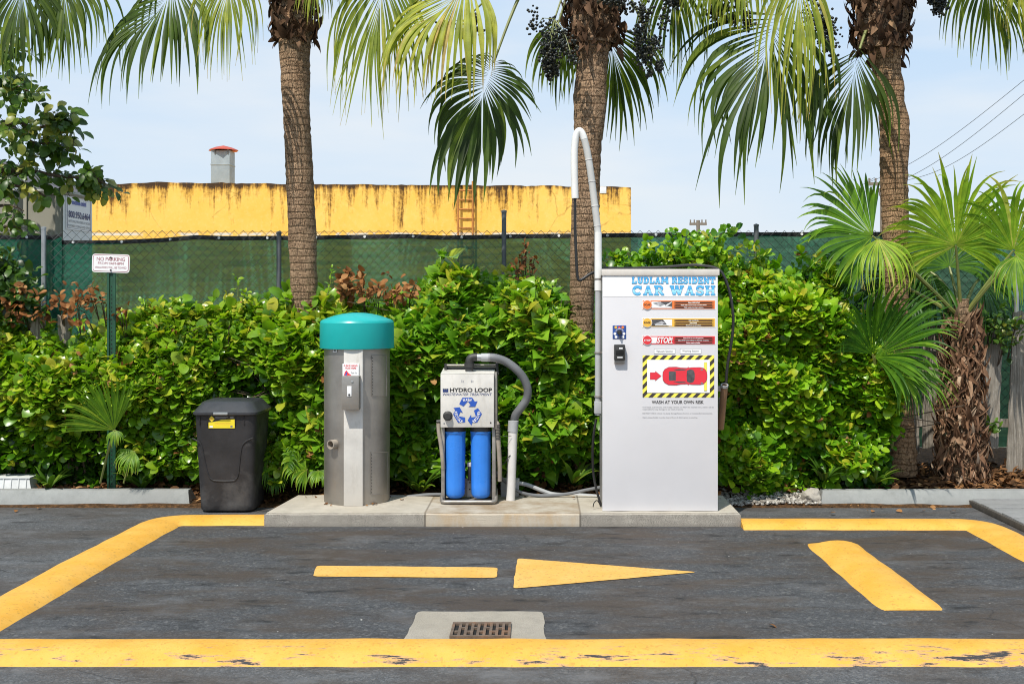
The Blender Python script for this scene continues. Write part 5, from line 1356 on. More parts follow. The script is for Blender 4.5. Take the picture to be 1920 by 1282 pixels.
gl([(1253.8, 697), (1255, 696), (1266.8, 696), (1267, 713), (1255, 713.5), (1254, 712)])
gl([(1288, 694.3), (1294, 692), (1299.5, 693.3), (1302, 698), (1302.5, 704.5), (1302, 711), (1299.5, 716.2), (1294, 717.8), (1288, 715.3), (1287, 704.5)])
for sgn in (1, -1): gl([(1262, 704.5 - sgn * 11), (1272, 704.5 - sgn * 13.2), (1289, 704.5 - sgn * 12.6), (1283, 704.5 - sgn * 10.6), (1272, 704.5 - sgn * 10.2)])
for yv in (692.6, 717.8): mb.rect(K(1313.5), K(1317.5), KZ(yv + 1.3), KZ(yv - 1.3), y5 - .0012, 'textgrey')
finish('car_drawing', mb, dia, recalc=False)
mb = MB()
text(mb, 'WASH AT YOUR OWN RISK', K(1222), K(1319.5), KZ(756.8), KZ(750.3), y1, 'textblack', .02)
for s, a, b, c in (('Oversized, dual wheels, and muddy vehicles can NOT be washed here, owner will be', 1204.8, 1338.5, 763.4), ('responsible for any damage to car wash property.', 1204.8, 1281, 767.3), ('DO NOT USE if vehicle has body damage/loose chrome, or nonstandard accessories.', 1204.8, 1336, 774.9), ('Open pickup bed(s) must be cleared from all debris prior to washing.', 1204.8, 1308, 782.6)):
    text(mb, s, K(a), K(b), KZ(c + 1.5), KZ(c - 1.5), y1, 'textgrey')
finish('warning_text', mb, cabk, recalc=False)
# dial and reader
mb = MB(); mb.box(K(1148.6), K(1174), KF - .004, KF + .001, KZ(635.3), KZ(610), 'dialblue', .002)
for (a, b, r, m) in ((1154.5, 613.5, 2.5, 'amber'), (1161, 613.5, 2.0, 'red'), (1167.5, 613.5, 2.5, 'orange'), (1152.8, 625.5, 2.6, 'decalwhite'), (1169.8, 625.5, 2.6, 'decalwhite'), (1155, 631.5, 2.6, 'decalwhite'), (1168, 631.5, 2.6, 'decalwhite'), (1161.5, 632, 2.0, 'textgrey')):
    rr_ = r * KF / F; mb.add([(K(a) + rr_ * math.cos(i * math.pi / 8), KF - .006, KZ(b) + rr_ * math.sin(i * math.pi / 8)) for i in range(16)], [tuple(range(16))], m)
for i in range(9):
    an = R_(20 * i + 10); mb.tube([(K(1161.5) + .024 * math.cos(an), KF - .006, KZ(622.5) + .024 * math.sin(an)), (K(1161.5) + .033 * math.cos(an), KF - .006, KZ(622.5) + .033 * math.sin(an))], .0022, 'decalwhite', 5)
dl = finish('selector_plate', mb, cabk, recalc=False)
mb = MB(); mb.lathe([(0, -.034), (.015, -.034), (.018, -.006), (.020, -.004)], (K(1161.5), KF, KZ(623)), 'dkplastic', 20, 'y'); mb.box(K(1161.5) - .006, K(1161.5) + .006, KF - .042, KF - .03, KZ(627.5), KZ(618.5), 'dkplastic', .002); finish('selector_knob', mb, dl)
mb = MB(); mb.box(K(1151), K(1171.5), KF - .05, KF + .001, KZ(675), KZ(645.5), 'dkplastic', .008)
mb.rect(K(1155), K(1158.3), KZ(653), KZ(652.4), KF - .0512, 'textgrey'); mb.rect(K(1159.8), K(1166.6), KZ(653.6), KZ(651), KF - .0512, 'decalwhite'); mb.rect(K(1156.5), K(1166.5), KZ(670.3), KZ(668.3), KF - .0512, 'decalwhite')
mb.box(K(1154), K(1168.5), KF - .054, KF - .046, KZ(664), KZ(656), 'hole', .001); finish('card_reader', mb, cabk, recalc=False)
mb = MB(); mb.box(K(1151.5), K(1171), KF - .03, KF + .001, KZ(681.5), KZ(675.5), 'steeld', .004); finish('reader_base', mb, cabk)

# boom, hose, holder
BYm = 9.12; B_ = lambda px, y=BYm: xat(px, y); BZ_ = lambda py, y=BYm: zat(py, y)
root = thing('hose_boom', (B_(1122), BYm, BZ_(805)), 'curved white boom pole strapped to the side of the kiosk', 'boom')
mb = MB(); mb.tube([(B_(1121), BYm, BZ_(778)), (B_(1121.5), BYm, BZ_(500))], .024, 'pvcgrey', 14); mb.box(B_(1114), B_(1127.5), BYm - .03, BYm + .03, BZ_(775), BZ_(752), 'pvcgrey', .006); finish('lower_pole', mb, root)
mb = MB(); mb.tube([(B_(1121.5), BYm, BZ_(545)), (B_(1121.5), BYm, BZ_(436))], .0285, 'foam', 14); finish('upper_pole', mb, root)
arch = sm([(B_(x_, 9.15), 9.15, BZ_(y_, 9.15)) for x_, y_ in ((1121.5, 440), (1119, 415), (1114, 375), (1109, 335), (1103, 295), (1097, 267), (1091.5, 251), (1085.5, 246), (1080, 256), (1077.2, 281), (1076.8, 315), (1078.3, 372))], 7)
mb = MB(); mb.tube(arch[:38], .0275, 'foamg', 14); finish('arm_sleeve', mb, root)
mb = MB(); mb.tube(arch[37:], .0285, 'foam', 14); finish('arm_sleeve', mb, root)
mb = MB()
for i in (5, 12, 20, 27): mb.tube([arch[i], arch[i].lerp(arch[i + 1], .25)], .0305, 'pvc', 14)
finish('sleeve_joint', mb, root)
for py in (523, 661, 743):
    mb = MB(); mb.tube([(B_(1121.3), BYm, BZ_(py + 1.5)), (B_(1121.3), BYm, BZ_(py - 1.5))], .031, 'steeld', 14); mb.box(B_(1121), B_(1131), BYm - .015, BYm + .03, BZ_(py + 1.3), BZ_(py - 1.3), 'steeld', .002); finish('clamp', mb, root)
hp = [at(1078.3, 360, 9.15), at(1078.3, 420, 9.15), at(1080.5, 485, 9.15), at(1082.5, 516, 9.15), at(1086, 525.5, 9.15), at(1094, 522, 9.16), at(1106, 514, 9.17), at(1118, 509, 9.19), at(1132, 503, 9.24), at(1180, 503, 9.3), at(1240, 501, 9.3), at(1290, 497, 9.3), at(1320, 498, 9.28), at(1345, 504, 9.26), at(1358, 519, 9.24), at(1369, 552, 9.22), at(1374.5, 590, 9.2), at(1374, 620, 9.2), at(1370, 650, 9.2), at(1364, 685, 9.2), at(1361, 722, 9.2)]
cable('wash_hose', hp, .0115, 'cable', 'black wash hose hanging from the boom and draped over the kiosk', 'hose', None, 10)
root = thing('wand_holder', at(1352, 800, 9.2), 'brown tube holder leaning at the kiosk side with an open top', 'holder')
a, b = at(1351, 803, 9.32), at(1358.5, 722, 9.17)
dv = (b - a).normalized()
mb = MB(); pipe_open(mb, a, b, .028, .0235, .25, 'brownpipe', 18); finish('tube', mb, root, recalc=False)
mb = MB(); pipe_open(mb, b - dv * .016, b + dv * .004, .0305, .0238, .02, 'pvcgrey', 18); mb.f = mb.f[:-1]; mb.m = mb.m[:-1]; mb.sm = mb.sm[:-1]; mb.box(kx1 - .02, b.x - .015, 9.18, 9.24, b.z - .05, b.z - .01, 'steeld', .003); finish('collar', mb, root, recalc=False)
mb = MB(); mb.tube([at(1349, 804, 9.34), at(1350, 745, 9.34)], .012, 'pvcgrey', 8); finish('bracket', mb, root)
cable('side_cable', [at(1118, 785, 9.2), at(1113, 815, 9.2), at(1111, 850, 9.22), at(1113, 890, 9.24), at(1119, 920, 9.22), at(1127, 948, 9.2)], .010, 'cable', 'black cable hanging down the left flank of the kiosk', 'cable')
cable('side_cable', [at(1126, 948, 9.14), at(1120, 938, 9.12), at(1114, 942, 9.1), at(1112, 950, 9.1)], .004, 'cable', 'thin loose cable end curling on the pad', 'cable')

# ---- no parking sign
SY = 10.05
root = thing('no_parking_sign', (xat(208, SY), SY, .0), 'white no parking sign with maroon writing on a green post', 'sign')
mb = MB()
for (a, b, y) in ((200.5, 204.5, SY), (204.5, 212, SY + .012), (212, 216.5, SY)): mb.box(xat(a, SY), xat(b, SY), y, y + .012, 0.0, zat(495, SY), 'signgreen', .001)
for i in range(52):
    z = .05 + i * .036
    if z < zat(512, SY): mb.lathe([(0, -.001), (.006, -.001)], (xat(208.2, SY), SY + .0115, z), 'hole', 8, 'y')
finish('post', mb, root, recalc=False)
mb = MB(); sx0, sx1, sz0, sz1 = xat(173.2, SY), xat(243.6, SY), zat(511, SY), zat(476.5, SY)
ang = R_(-1.6); cx_, cz_ = (sx0 + sx1) / 2, (sz0 + sz1) / 2
def sr(p): x, y, z = p; dx, dz = x - cx_, z - cz_; return (cx_ + dx * math.cos(ang) - dz * math.sin(ang), y, cz_ + dx * math.sin(ang) + dz * math.cos(ang))
def rr2(i, r): return rounded([(sx0 + i, sz0 + i), (sx1 - i, sz0 + i), (sx1 - i, sz1 - i), (sx0 + i, sz1 - i)], r, 5)
def pl(i, r, y, m): q = rr2(i, r); mb.add([sr((x, y, z)) for x, z in q], [tuple(range(len(q)))], m)
q = rr2(0, .03); mb.add([sr((x, SY - .004, z)) for x, z in q] + [sr((x, SY - .007, z)) for x, z in q], [tuple(range(len(q))), tuple(range(len(q), 2 * len(q)))] + [(i, (i + 1) % len(q), len(q) + (i + 1) % len(q), len(q) + i) for i in range(len(q))], 'decalwhite')
pl(.008, .024, SY - .008, 'maroon'); pl(.0125, .02, SY - .009, 'decalwhite')
pn = finish('sign_plate', mb, root, recalc=False)
mb = MB(); ys = SY - .010
text(mb, 'NO PARKING', xat(182, SY), xat(235, SY), zat(489.6, SY), zat(482.4, SY), ys, 'maroon', .004, 0, sr)
text(mb, 'FROM 9AM-8PM', xat(184.5, SY), xat(232.5, SY), zat(496.5, SY), zat(491.6, SY), ys, 'maroon', .0, 0, sr)
text(mb, 'VIOLATORS WILL BE TOWED', xat(179, SY), xat(238, SY), zat(503.8, SY), zat(499.8, SY), ys, 'maroon', .0, 0, sr)
finish('lettering', mb, pn, recalc=False)
for c in (483, 506.5):
    mb = MB(); mb.lathe([(0, -.012), (.007, -.01), (.008, -.002)], (xat(208.5, SY), SY - .006, zat(c, SY)), 'dkplastic', 10, 'y'); finish('bolt', mb, pn)
# ================================================================== VEGETATION
def prof_px(table, d, zfoot=None):
    return [(xat((l + r) / 2, d), d, zat(py, d), (r - l) / 2 * d / F) for py, l, r in sorted(table, key=lambda q: -q[0])]
def palm(label, prof, d, mat, crownpx, boots, bn, seed, fronds, fruits, extra):
    foot = prof[0]
    root = thing('palm_tree', (foot[0], foot[1], foot[2]), label, 'palm tree', 'tall fan palms along the fence')
    trunk(root, prof, mat, 'trunk', seed, ribs=.006 if mat == 'trunk2' else .0015)
    bx = xat(boots[0], d); leaf_bases(root, (bx, d, 0), zat(boots[2], d), zat(boots[1], d), boots[3] * d / F * .78, boots[3] * d / F, bn, seed, L=(.06, .17))
    crown = Vector((xat(crownpx[0], d), d, zat(crownpx[1], d)))
    mb = MB(); mb.lathe([(boots[3] * d / F * .72, zat(boots[2] - 10, d)), (boots[3] * d / F * .8, zat(boots[1], d)), (.16, crown.z)], (bx, d, 0), 'trunk', 20); finish('crown_core', mb, root)
    for f in fronds:
        hub = at(f['h'][0], f['h'][1], f.get('d', d)); c0 = crown + Vector((0, 0, -.15))
        if 'from' in f: c0 = at(*f['from'])
        frond(root, hub, f['a'], f.get('n', (0, -1, .35)), f['R'] * .94, c0, f.get('s', 80), f.get('k', 44), f.get('sp', .5), f.get('dr', 1.0), f.get('t', .45), tip=f.get('tip', .25) + .08, cup=f.get('cup', .12), sag=f.get('sag', .10), taper=f.get('taper', .95), lenpow=f.get('lp', .4), rag=f.get('rg', .08), costa=f.get('co', .26), back=f.get('bk', .35), wf=f.get('wf', 1.45))  # tone t paints sunlit fronds lighter and shaded ones darker
    for i, q in enumerate(fruits): fruit(root, at(q[0], q[1], q[2]), crown + Vector((0, 0, -.1)), q[3], q[4], q[5], seed * 10 + i)
    g = np.random.default_rng(seed)
    for i in range(extra):                                    # the rest of the crown, rising above the picture
        a = 2 * math.pi * (i + g.uniform(0, .6)) / extra; el = R_(g.uniform(28, 75)); r = g.uniform(.8, 1.15)
        dv = Vector((math.cos(a) * math.cos(el), math.sin(a) * math.cos(el), math.sin(el)))
        hub = crown + dv * r + Vector((0, 0, .25))
        frond(root, hub, (dv.x, dv.y, dv.z - .45), (-dv.x * .4, -dv.y * .4, 1), g.uniform(.9, 1.15), crown, 105, 30, .55, .55, g.uniform(.35, .55))
    return root

p1 = prof_px([(960, 549, 603), (600, 547, 600), (540, 544.5, 597), (480, 542, 595), (400, 539, 592), (330, 536, 588), (250, 532, 583.5), (180, 528, 581), (110, 524, 582), (60, 522, 585), (-60, 520, 590)], 10.5)
palm('dark barked leaning fan palm behind the trash bin and vacuum', p1, 10.5, 'trunk', (552, -150), (552, -60, 82, 44), 380, 1, [
    dict(h=(340, -30), a=(-.72, -.2, -.70), n=(-.35, -.85, .45), R=1.25, s=86, k=44, d=10.2, dr=1.1, t=.24, rg=.12, tip=.15, sp=.52),
    dict(h=(432, -70), a=(-.05, -.3, -1), R=1.0, s=50, k=34, d=9.9, dr=1.3, t=.62, tip=.3, sp=.35),
    dict(h=(590, -60), a=(.1, -.3, -1), R=.50, s=60, k=22, d=10.1, dr=1.2, t=.6, tip=.3, sp=.35),
    dict(h=(722, -75), a=(-.12, -.2, -1), R=1.42, s=46, k=40, d=10.0, dr=1.2, t=.60, tip=.28, sp=.4),
], [], 8)
p2 = prof_px([(900, 1062, 1112), (760, 1064, 1111), (640, 1066, 1112), (540, 1067.5, 1117), (470, 1069, 1121), (420, 1070.5, 1124), (340, 1073, 1126), (280, 1075, 1128.5), (215, 1075, 1136), (185, 1074, 1137.5), (150, 1078, 1138), (110, 1082, 1141), (60, 1070, 1152), (-60, 1070, 1155)], 10.4)
palm('fan palm with cross cracked trunk behind the curved boom', p2, 10.4, 'trunk', (1112, -140), (1113, -50, 95, 58), 420, 2, [
    dict(h=(892, -45), a=(-.72, -.45, -.62), n=(-.05, -.65, .75), R=1.32, s=66, k=46, d=9.9, dr=1.15, t=.74, tip=.18, sp=.55, cup=.05),
    dict(h=(926, 118), a=(-.38, -.25, -.9), n=(.05, -.95, .15), R=1.27, s=135, k=50, d=10.1, dr=.75, t=.15, tip=.10, sp=.5, lp=1.3, rg=.12, bk=.25, **{'from': (1000, -60, 10.3)}, sag=.05),
    dict(h=(1140, 45), a=(.25, .2, -1), R=1.05, s=60, k=34, d=10.8, dr=.8, t=.30, sp=.5),
    dict(h=(1062, 30), a=(-.2, .1, -1), R=.78, s=50, k=26, d=10.8, dr=.8, t=.32, sp=.5),
    dict(h=(1262, -70), a=(.05, 0, -1), R=1.05, s=44, k=30, d=10.5, dr=1.0, t=.38, sp=.4),
    dict(h=(1335, -85), a=(.0, -.15, -1), R=.72, s=70, k=30, d=10.2, dr=1.0, t=.55, sp=.4),
], [(1040, 78, 10.2, 520, .15, .22), (1028, 125, 10.25, 160, .07, .09), (1217, 70, 10.2, 420, .13, .20), (1233, 125, 10.2, 130, .06, .06), (1160, 5, 10.0, 200, .2, .07), (868, 55, 10.25, 220, .14, .08)], 8)
p3 = prof_px([(890, 1662, 1720), (800, 1664, 1714), (700, 1663, 1706), (620, 1661, 1702), (540, 1660, 1703), (440, 1655, 1702), (340, 1652, 1702), (300, 1650, 1702), (260, 1651, 1705), (220, 1649, 1702), (190, 1645, 1696), (165, 1644, 1697), (120, 1634, 1686), (60, 1615, 1700), (-60, 1600, 1705)], 10.6)
palm('ringed tan fan palm with a thick collar of old leaf bases', p3, 10.6, 'trunk2', (1652, -150), (1652, -50, 105, 60), 460, 3, [
    dict(h=(1462, 30), a=(-.46, -.25, -.88), n=(-.2, -.9, .35), R=1.60, s=84, k=50, d=10.1, dr=.95, t=.20, tip=.2, sp=.5, rg=.2),
    dict(h=(1500, -80), a=(-.08, -.2, -1), R=1.40, s=34, k=28, d=9.85, dr=1.2, t=.66, tip=.25, sp=.4),
    dict(h=(1612, 92), a=(-.34, -.1, -1), n=(-.35, -.9, .15), R=1.15, s=54, k=32, d=10.35, dr=1.0, t=.15, tip=.35, rg=.18, sp=.5, **{'from': (1640, 20, 10.6)}, sag=.02),
    dict(h=(1842, -75), a=(.25, -.15, -.9), R=.98, s=66, k=38, d=10.3, dr=1.0, t=.40, sp=.45),
    dict(h=(1925, -75), a=(-.1, -.25, -1), R=.72, s=52, k=26, d=10.0, dr=1.1, t=.74, sp=.4),
    dict(h=(1395, -85), a=(-.1, -.2, -1), R=.70, s=60, k=28, d=10.0, dr=1.0, t=.60, sp=.4),
], [(1388, 35, 10.2, 160, .10, .10), (1350, 30, 10.2, 200, .10, .13), (1535, 45, 10.25, 420, .16, .20), (1752, 15, 10.3, 220, .11, .09), (1265, 5, 10.3, 160, .12, .07)], 8)
p0 = prof_px([(900, -96, -44), (500, -100, -50), (60, -104, -52), (-60, -100, -50)], 10.3)
palm('fan palm standing at the far end of the hedge, only its hanging fronds showing', p0, 10.3, 'trunk', (-72, -150), (-75, -60, 80, 46), 90, 4, [
    dict(h=(45, -70), a=(-.02, -.2, -1), R=1.02, s=76, k=46, d=10.0, dr=1.0, t=.24, rg=.12, sp=.5),
    dict(h=(118, -75), a=(.12, -.2, -1), R=.98, s=58, k=32, d=10.1, dr=1.0, t=.34, sp=.45),
], [], 7)

# shaggy low fan palm
FD = 10.55
root = thing('fan_palm', at(1800, 905, FD), 'short fan palm with a shaggy fibrous trunk and wide bright leaves', 'fan palm')
sp_ = prof_px([(915, 1768, 1842), (880, 1772, 1838), (820, 1776, 1830), (740, 1780, 1826), (660, 1783, 1822), (590, 1785, 1820), (560, 1790, 1815)], FD)
trunk(root, sp_, 'trunk', 'trunk', 7)
leaf_bases(root, (xat(1803, FD), FD, 0), zat(912, FD), zat(590, FD), .215, .12, 1500, 8, 'fibre', (.07, .20), 'trunk_fibres', .5, (.10, .34))
cr = at(1803, 600, FD)
def fp(hub, d, axis, n, R, s, k, sp, dr, t, tip=.15, sag=.02, cup=.1, start=None, rt=root, r0=.02, **kw):
    return frond(rt, at(hub[0], hub[1], d), axis, n, R, start or cr, s, k, sp, dr, t, 'fan', tip, cup, 'leaf', sag, r0, **{**dict(wf=1.08, rag=.06), **kw})
fp((1792, 460), 10.35, (-.04, -.25, 1), (-.05, -.9, -.35), .84, 122, 54, .62, .34, .72, .3, cup=-.05, lenpow=.45, rag=.05)  # tone raised so the leaf colour carries the backlight
fp((1636, 443), 10.3, (-.82, -.15, .42), (.05, -.85, .5), .78, 84, 40, .68, .26, .46, .25, cup=.0, lenpow=.3)
fp((1646, 448), 10.2, (.12, -.45, -.75), (.0, -.7, .7), .60, 62, 30, .45, .8, .74, .3)
fp((1900, 470), 10.3, (.45, -.25, .7), (-.1, -.9, .1), .80, 115, 46, .60, .35, .64, .3)
fp((1905, 480), 10.2, (-.1, -.4, -.9), (0, -.8, .5), .50, 60, 24, .5, .9, .6)
fp((1745, 510), 10.75, (-.5, .2, -.55), (-.3, -.8, .5), .75, 90, 40, .55, .8, .22, sag=.08)  # rear leaves from here: low tone paints in the shadow behind the crown
fp((1840, 520), 10.8, (.5, .25, -.4), (.2, -.8, .5), .75, 90, 40, .55, .8, .24, sag=.08)
fp((1780, 500), 10.8, (.0, .3, .6), (0, -.9, .2), .6, 110, 40, .6, .6, .35)
fp((1610, 505), 10.75, (-1, -.05, -.02), (.0, -.6, .8), .62, 60, 30, .6, .5, .25, sag=.05)
fp((1700, 540), 10.7, (-.75, .0, -.45), (-.2, -.7, .6), .70, 80, 36, .5, .8, .2)
# spiky low fan palm at the hedge end
root2 = thing('fan_palm', at(1668, 880, 10.25), 'young trunkless fan palm spreading dark leaves over the end of the hedge', 'fan palm')
c2 = at(1672, 840, 10.25)
fp((1640, 668), 10.0, (.55, -.45, .12), (-.2, -.65, .7), .82, 56, 34, .66, .26, .32, start=c2, rt=root2, r0=.013, cup=.25, lenpow=.2)
fp((1636, 664), 10.0, (-.42, -.2, .9), (.3, -.85, .2), .72, 55, 26, .62, .22, .32, start=c2, rt=root2, r0=.013, cup=.25, lenpow=.2)
fp((1676, 690), 9.98, (.72, -.5, -.30), (.1, -.6, .75), .60, 62, 30, .6, .5, .48, start=c2, rt=root2, r0=.013)
fp((1660, 640), 10.15, (.2, -.3, .9), (-.1, -.85, .3), .42, 70, 26, .65, .25, .3, start=c2, rt=root2, r0=.013)
fp((1690, 700), 10.2, (.35, -.4, -.8), (.1, -.8, .4), .42, 60, 24, .5, .9, .28, start=c2, rt=root2, r0=.013)
# young fan palms at the foot of the hedge
root3 = thing('fan_palm', at(190, 905, 9.98), 'small fan palm with one upright leaf beside the sign post', 'fan palm')
c3 = at(188, 905, 10.0)
fp((214, 806), 9.86, (-.42, -.3, .88), (.25, -.9, .25), .52, 58, 34, .66, .14, .52, start=c3, rt=root3, r0=.010, cup=.05, lenpow=.45)
fp((216, 806), 9.85, (.1, -.4, -.8), (0, -.8, .5), .16, 60, 12, .5, .8, .6, start=c3, rt=root3, r0=.010)
fp((252, 846), 9.90, (-.45, -.45, -.5), (0, -.8, .5), .24, 70, 22, .5, .8, .58, start=at(232, 905, 10.0), rt=root3, r0=.009, tip=.4)
def young(label, foot, d, specs, tone):
    rt = thing('fan_palm', at(foot[0], foot[1], d), label, 'fan palm', 'small fan palms at the hedge foot')
    for (h, ax, R, s, k) in specs: fp(h, d - .06, ax, (0, -.8, .5), R, s, k, .55, .7, tone, start=at(foot[0], foot[1], d), rt=rt, r0=.007)
young('tiny dark fan palm tucked between the trash bin and the pad', (508, 920), 9.95, [((500, 872), (-.4, -.3, .2), .22, 100, 18), ((516, 895), (.1, -.5, -.6), .17, 90, 16), ((530, 865), (.6, -.3, .2), .2, 90, 16)], .36)
young('small fan palm sprawling at the foot of the vacuum', (585, 915), 9.95, [((575, 880), (-.7, -.4, .1), .24, 80, 16), ((597, 882), (.1, -.6, -.5), .17, 80, 14), ((560, 870), (-.6, -.3, .4), .22, 70, 12)], .55)

# strap leaved plants
SP = [('yellowing strap leaved plant between the vacuum and the filter unit', (788, 922), 9.92, 20, .30, (.0, -.3), .62, .026),
      ('clump of strap leaves just behind the wheel stop and sign post', (268, 915), 10.12, 20, .30, (-.1, -.3), .48, .022),
      ('small strap leaved plant beside the upturned crate', (92, 915), 10.12, 16, .28, (.3, -.3), .5, .024),
      ('drooping strap leaved plant behind the right flank of the trash bin', (560, 855), 10.02, 14, .24, (-.3, -.4), .6, .016),
      ('strap leaved plant below the wand holder', (1385, 900), 10.05, 16, .30, (.1, -.3), .55, .024),
      ('tall strap leaved clump at the foot of the bright hedge', (1425, 912), 10.0, 24, .30, (.0, -.25), .45, .024),
      ('sprawling strap leaved plant behind the tan rock', (1545, 900), 10.05, 20, .28, (.1, -.4), .42, .024),
      ('lone strap leaved tuft near the ringed palm foot', (1640, 905), 10.1, 12, .26, (.2, -.4), .55, .02),
      ('broad strap leaves below the hedge beside the kiosk', (1075, 905), 9.95, 10, .26, (.4, -.2), .55, .026)]
for i, (lb, f, d, n, L, ln, tn, w) in enumerate(SP): strap_plant('strap_leaf_plant', at(f[0], f[1], d), n, L, lb, 'plant', 'strap leaved plants', ln, tn, w, seed=i)
strap_plant('seedling', at(1415, 905, 9.95), 8, .13, 'tiny lime green seedling in the gravel', 'plant', None, (0, -.2), .75, .02, seed=41)

# hedges
def top_of(tab, d, low=0): return [(xat(a, d), zat(b + low, d)) for a, b in tab]
D1 = 10.25
r = thing('hedge', (xat(300, D1), D1, .05), 'glossy small leaved hedge behind the trash bin and sign', 'hedge', 'hedges in front of the fence')
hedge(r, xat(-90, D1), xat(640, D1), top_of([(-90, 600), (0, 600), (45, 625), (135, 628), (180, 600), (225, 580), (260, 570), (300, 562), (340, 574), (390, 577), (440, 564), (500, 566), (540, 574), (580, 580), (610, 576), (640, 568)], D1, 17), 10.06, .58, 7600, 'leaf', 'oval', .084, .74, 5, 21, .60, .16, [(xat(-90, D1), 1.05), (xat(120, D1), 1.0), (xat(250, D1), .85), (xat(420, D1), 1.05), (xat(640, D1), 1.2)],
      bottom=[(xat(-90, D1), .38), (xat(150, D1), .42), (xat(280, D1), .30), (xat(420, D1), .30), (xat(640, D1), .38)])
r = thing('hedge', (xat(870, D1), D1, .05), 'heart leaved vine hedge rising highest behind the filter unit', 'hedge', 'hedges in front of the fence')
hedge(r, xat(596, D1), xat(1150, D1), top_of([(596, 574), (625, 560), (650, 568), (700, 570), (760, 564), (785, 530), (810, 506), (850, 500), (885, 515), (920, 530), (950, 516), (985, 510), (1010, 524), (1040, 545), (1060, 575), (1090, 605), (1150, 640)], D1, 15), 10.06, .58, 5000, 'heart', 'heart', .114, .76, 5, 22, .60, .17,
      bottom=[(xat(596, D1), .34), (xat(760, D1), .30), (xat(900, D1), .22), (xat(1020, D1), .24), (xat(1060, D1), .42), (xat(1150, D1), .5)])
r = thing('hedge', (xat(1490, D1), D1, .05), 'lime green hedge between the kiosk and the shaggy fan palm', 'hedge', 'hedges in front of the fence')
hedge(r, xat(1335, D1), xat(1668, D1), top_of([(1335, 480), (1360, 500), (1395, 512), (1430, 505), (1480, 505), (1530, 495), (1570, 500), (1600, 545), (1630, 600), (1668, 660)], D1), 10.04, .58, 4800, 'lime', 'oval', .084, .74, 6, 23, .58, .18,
      bottom=[(xat(1335, D1), .30), (xat(1450, D1), .12), (xat(1540, D1), .12), (xat(1600, D1), .36), (xat(1668, D1), .62)])
# sprawling shoots behind the kiosk
def sprigs(name, label, cat, spots, mat, kind, size, asp, k, n, seed, tone, spread, parts_name='foliage', droop=-.1, group=None):
    g = np.random.default_rng(seed); P = []; Dv = []
    mb = MB()
    b0 = at(*spots[0][:3])
    for (px, py, d, s) in spots:
        c = np.array(at(px, py, d)); m = max(1, int(n * s))
        P.append(c + g.normal(size=(m, 3)) * np.array([spread * s, spread * .8 * s, spread * s])); Dv.append(g.normal(size=(m, 3)) * .7 + np.array([0, -.6, .4 + droop]))
        for j in range(3):
            e = Vector(P[-1][j % m]); mb.tube([e, e.lerp(Vector(c), .5) + Vector((0, .05, -.05)), Vector(c) + Vector((0, .2, -.3))], .004, 'twig', 5, False)
    P = np.concatenate(P); Dv = np.concatenate(Dv); N = len(P)
    rt = thing(name, b0, label, cat, group)
    V, Fq, T = rosettes(P, Dv, k, .9, np.full(N, size) * g.uniform(.7, 1.2, N), asp, np.clip(tone + g.normal(0, .15, N), .02, .98), kind)
    npmesh(parts_name, V, Fq, T, mat, rt); finish('stems', mb, rt, recalc=False)
    return rt
sprigs('climbing_vine', 'leafy vine shoots sprouting above the top of the kiosk', 'vine', [(1160, 488, 10.5, .5), (1185, 494, 10.5, .7), (1215, 488, 10.5, .8), (1250, 482, 10.5, 1), (1285, 472, 10.45, 1.1), (1315, 466, 10.45, 1.1), (1335, 478, 10.4, 1.1), (1350, 500, 10.35, 1.2), (1230, 505, 10.5, 1), (1290, 500, 10.45, 1)], 'lime', 'oval', .085, .8, 5, 22, 31, .58, .10)
sprigs('withered_vine', 'dry brown vine tangled along the hedge top behind the no parking sign', 'vine', [(5, 575, 10.3, .7), (40, 572, 10.3, .8), (70, 578, 10.25, .8), (105, 572, 10.3, .8), (135, 565, 10.25, .8), (165, 570, 10.2, .8), (185, 560, 10.2, .6), (170, 540, 10.2, .3), (40, 542, 10.3, .25), (225, 590, 10.1, .4)], 'dead', 'oval', .075, .6, 3, 12, 32, .5, .09)
sprigs('withered_vine', 'rusty dead leaves poking up between the first palm and the hedge peak', 'vine', [(640, 530, 10.3, .6), (655, 545, 10.25, .8), (680, 540, 10.25, .8), (705, 545, 10.25, .8), (730, 545, 10.25, .8), (760, 548, 10.25, .6), (648, 515, 10.3, .3)], 'dead', 'oval', .085, .6, 4, 12, 33, .6, .08)
sprigs('withered_vine', 'dark reddish twig of dead leaves standing above the heart leaved hedge', 'vine', [(985, 470, 10.35, .3), (978, 490, 10.3, .7), (995, 492, 10.3, .6), (970, 510, 10.25, .6)], 'dead', 'oval', .06, .5, 3, 10, 34, .25, .07)
# upright twigs standing out of the hedges
for i, (lb, px0, py0, px1, py1, d) in enumerate([('bare thin shoot standing up from the hedge near the palm trunk', 446, 556, 443, 520, 10.2), ('thin leafy shoot above the hedge left of the vacuum', 612, 560, 622, 505, 10.25)]):
    mb = MB(); a, b = at(px0, py0, d), at(px1, py1, d); mb.tube([a, a.lerp(b, .5) + Vector((.01, 0, 0)), b], [.004, .003, .002], 'stem', 5)
    rt = thing('shoot', a, lb, 'shoot'); finish('stem', mb, rt)
    P = np.array([a.lerp(b, t) for t in (.4, .6, .8, 1)]); V, Fq, T = rosettes(P, np.tile([0, -.2, 1.], (4, 1)), 3, .9, np.full(4, .05), .6, np.full(4, .6), 'oval'); npmesh('leaves', V, Fq, T, 'lime', rt)

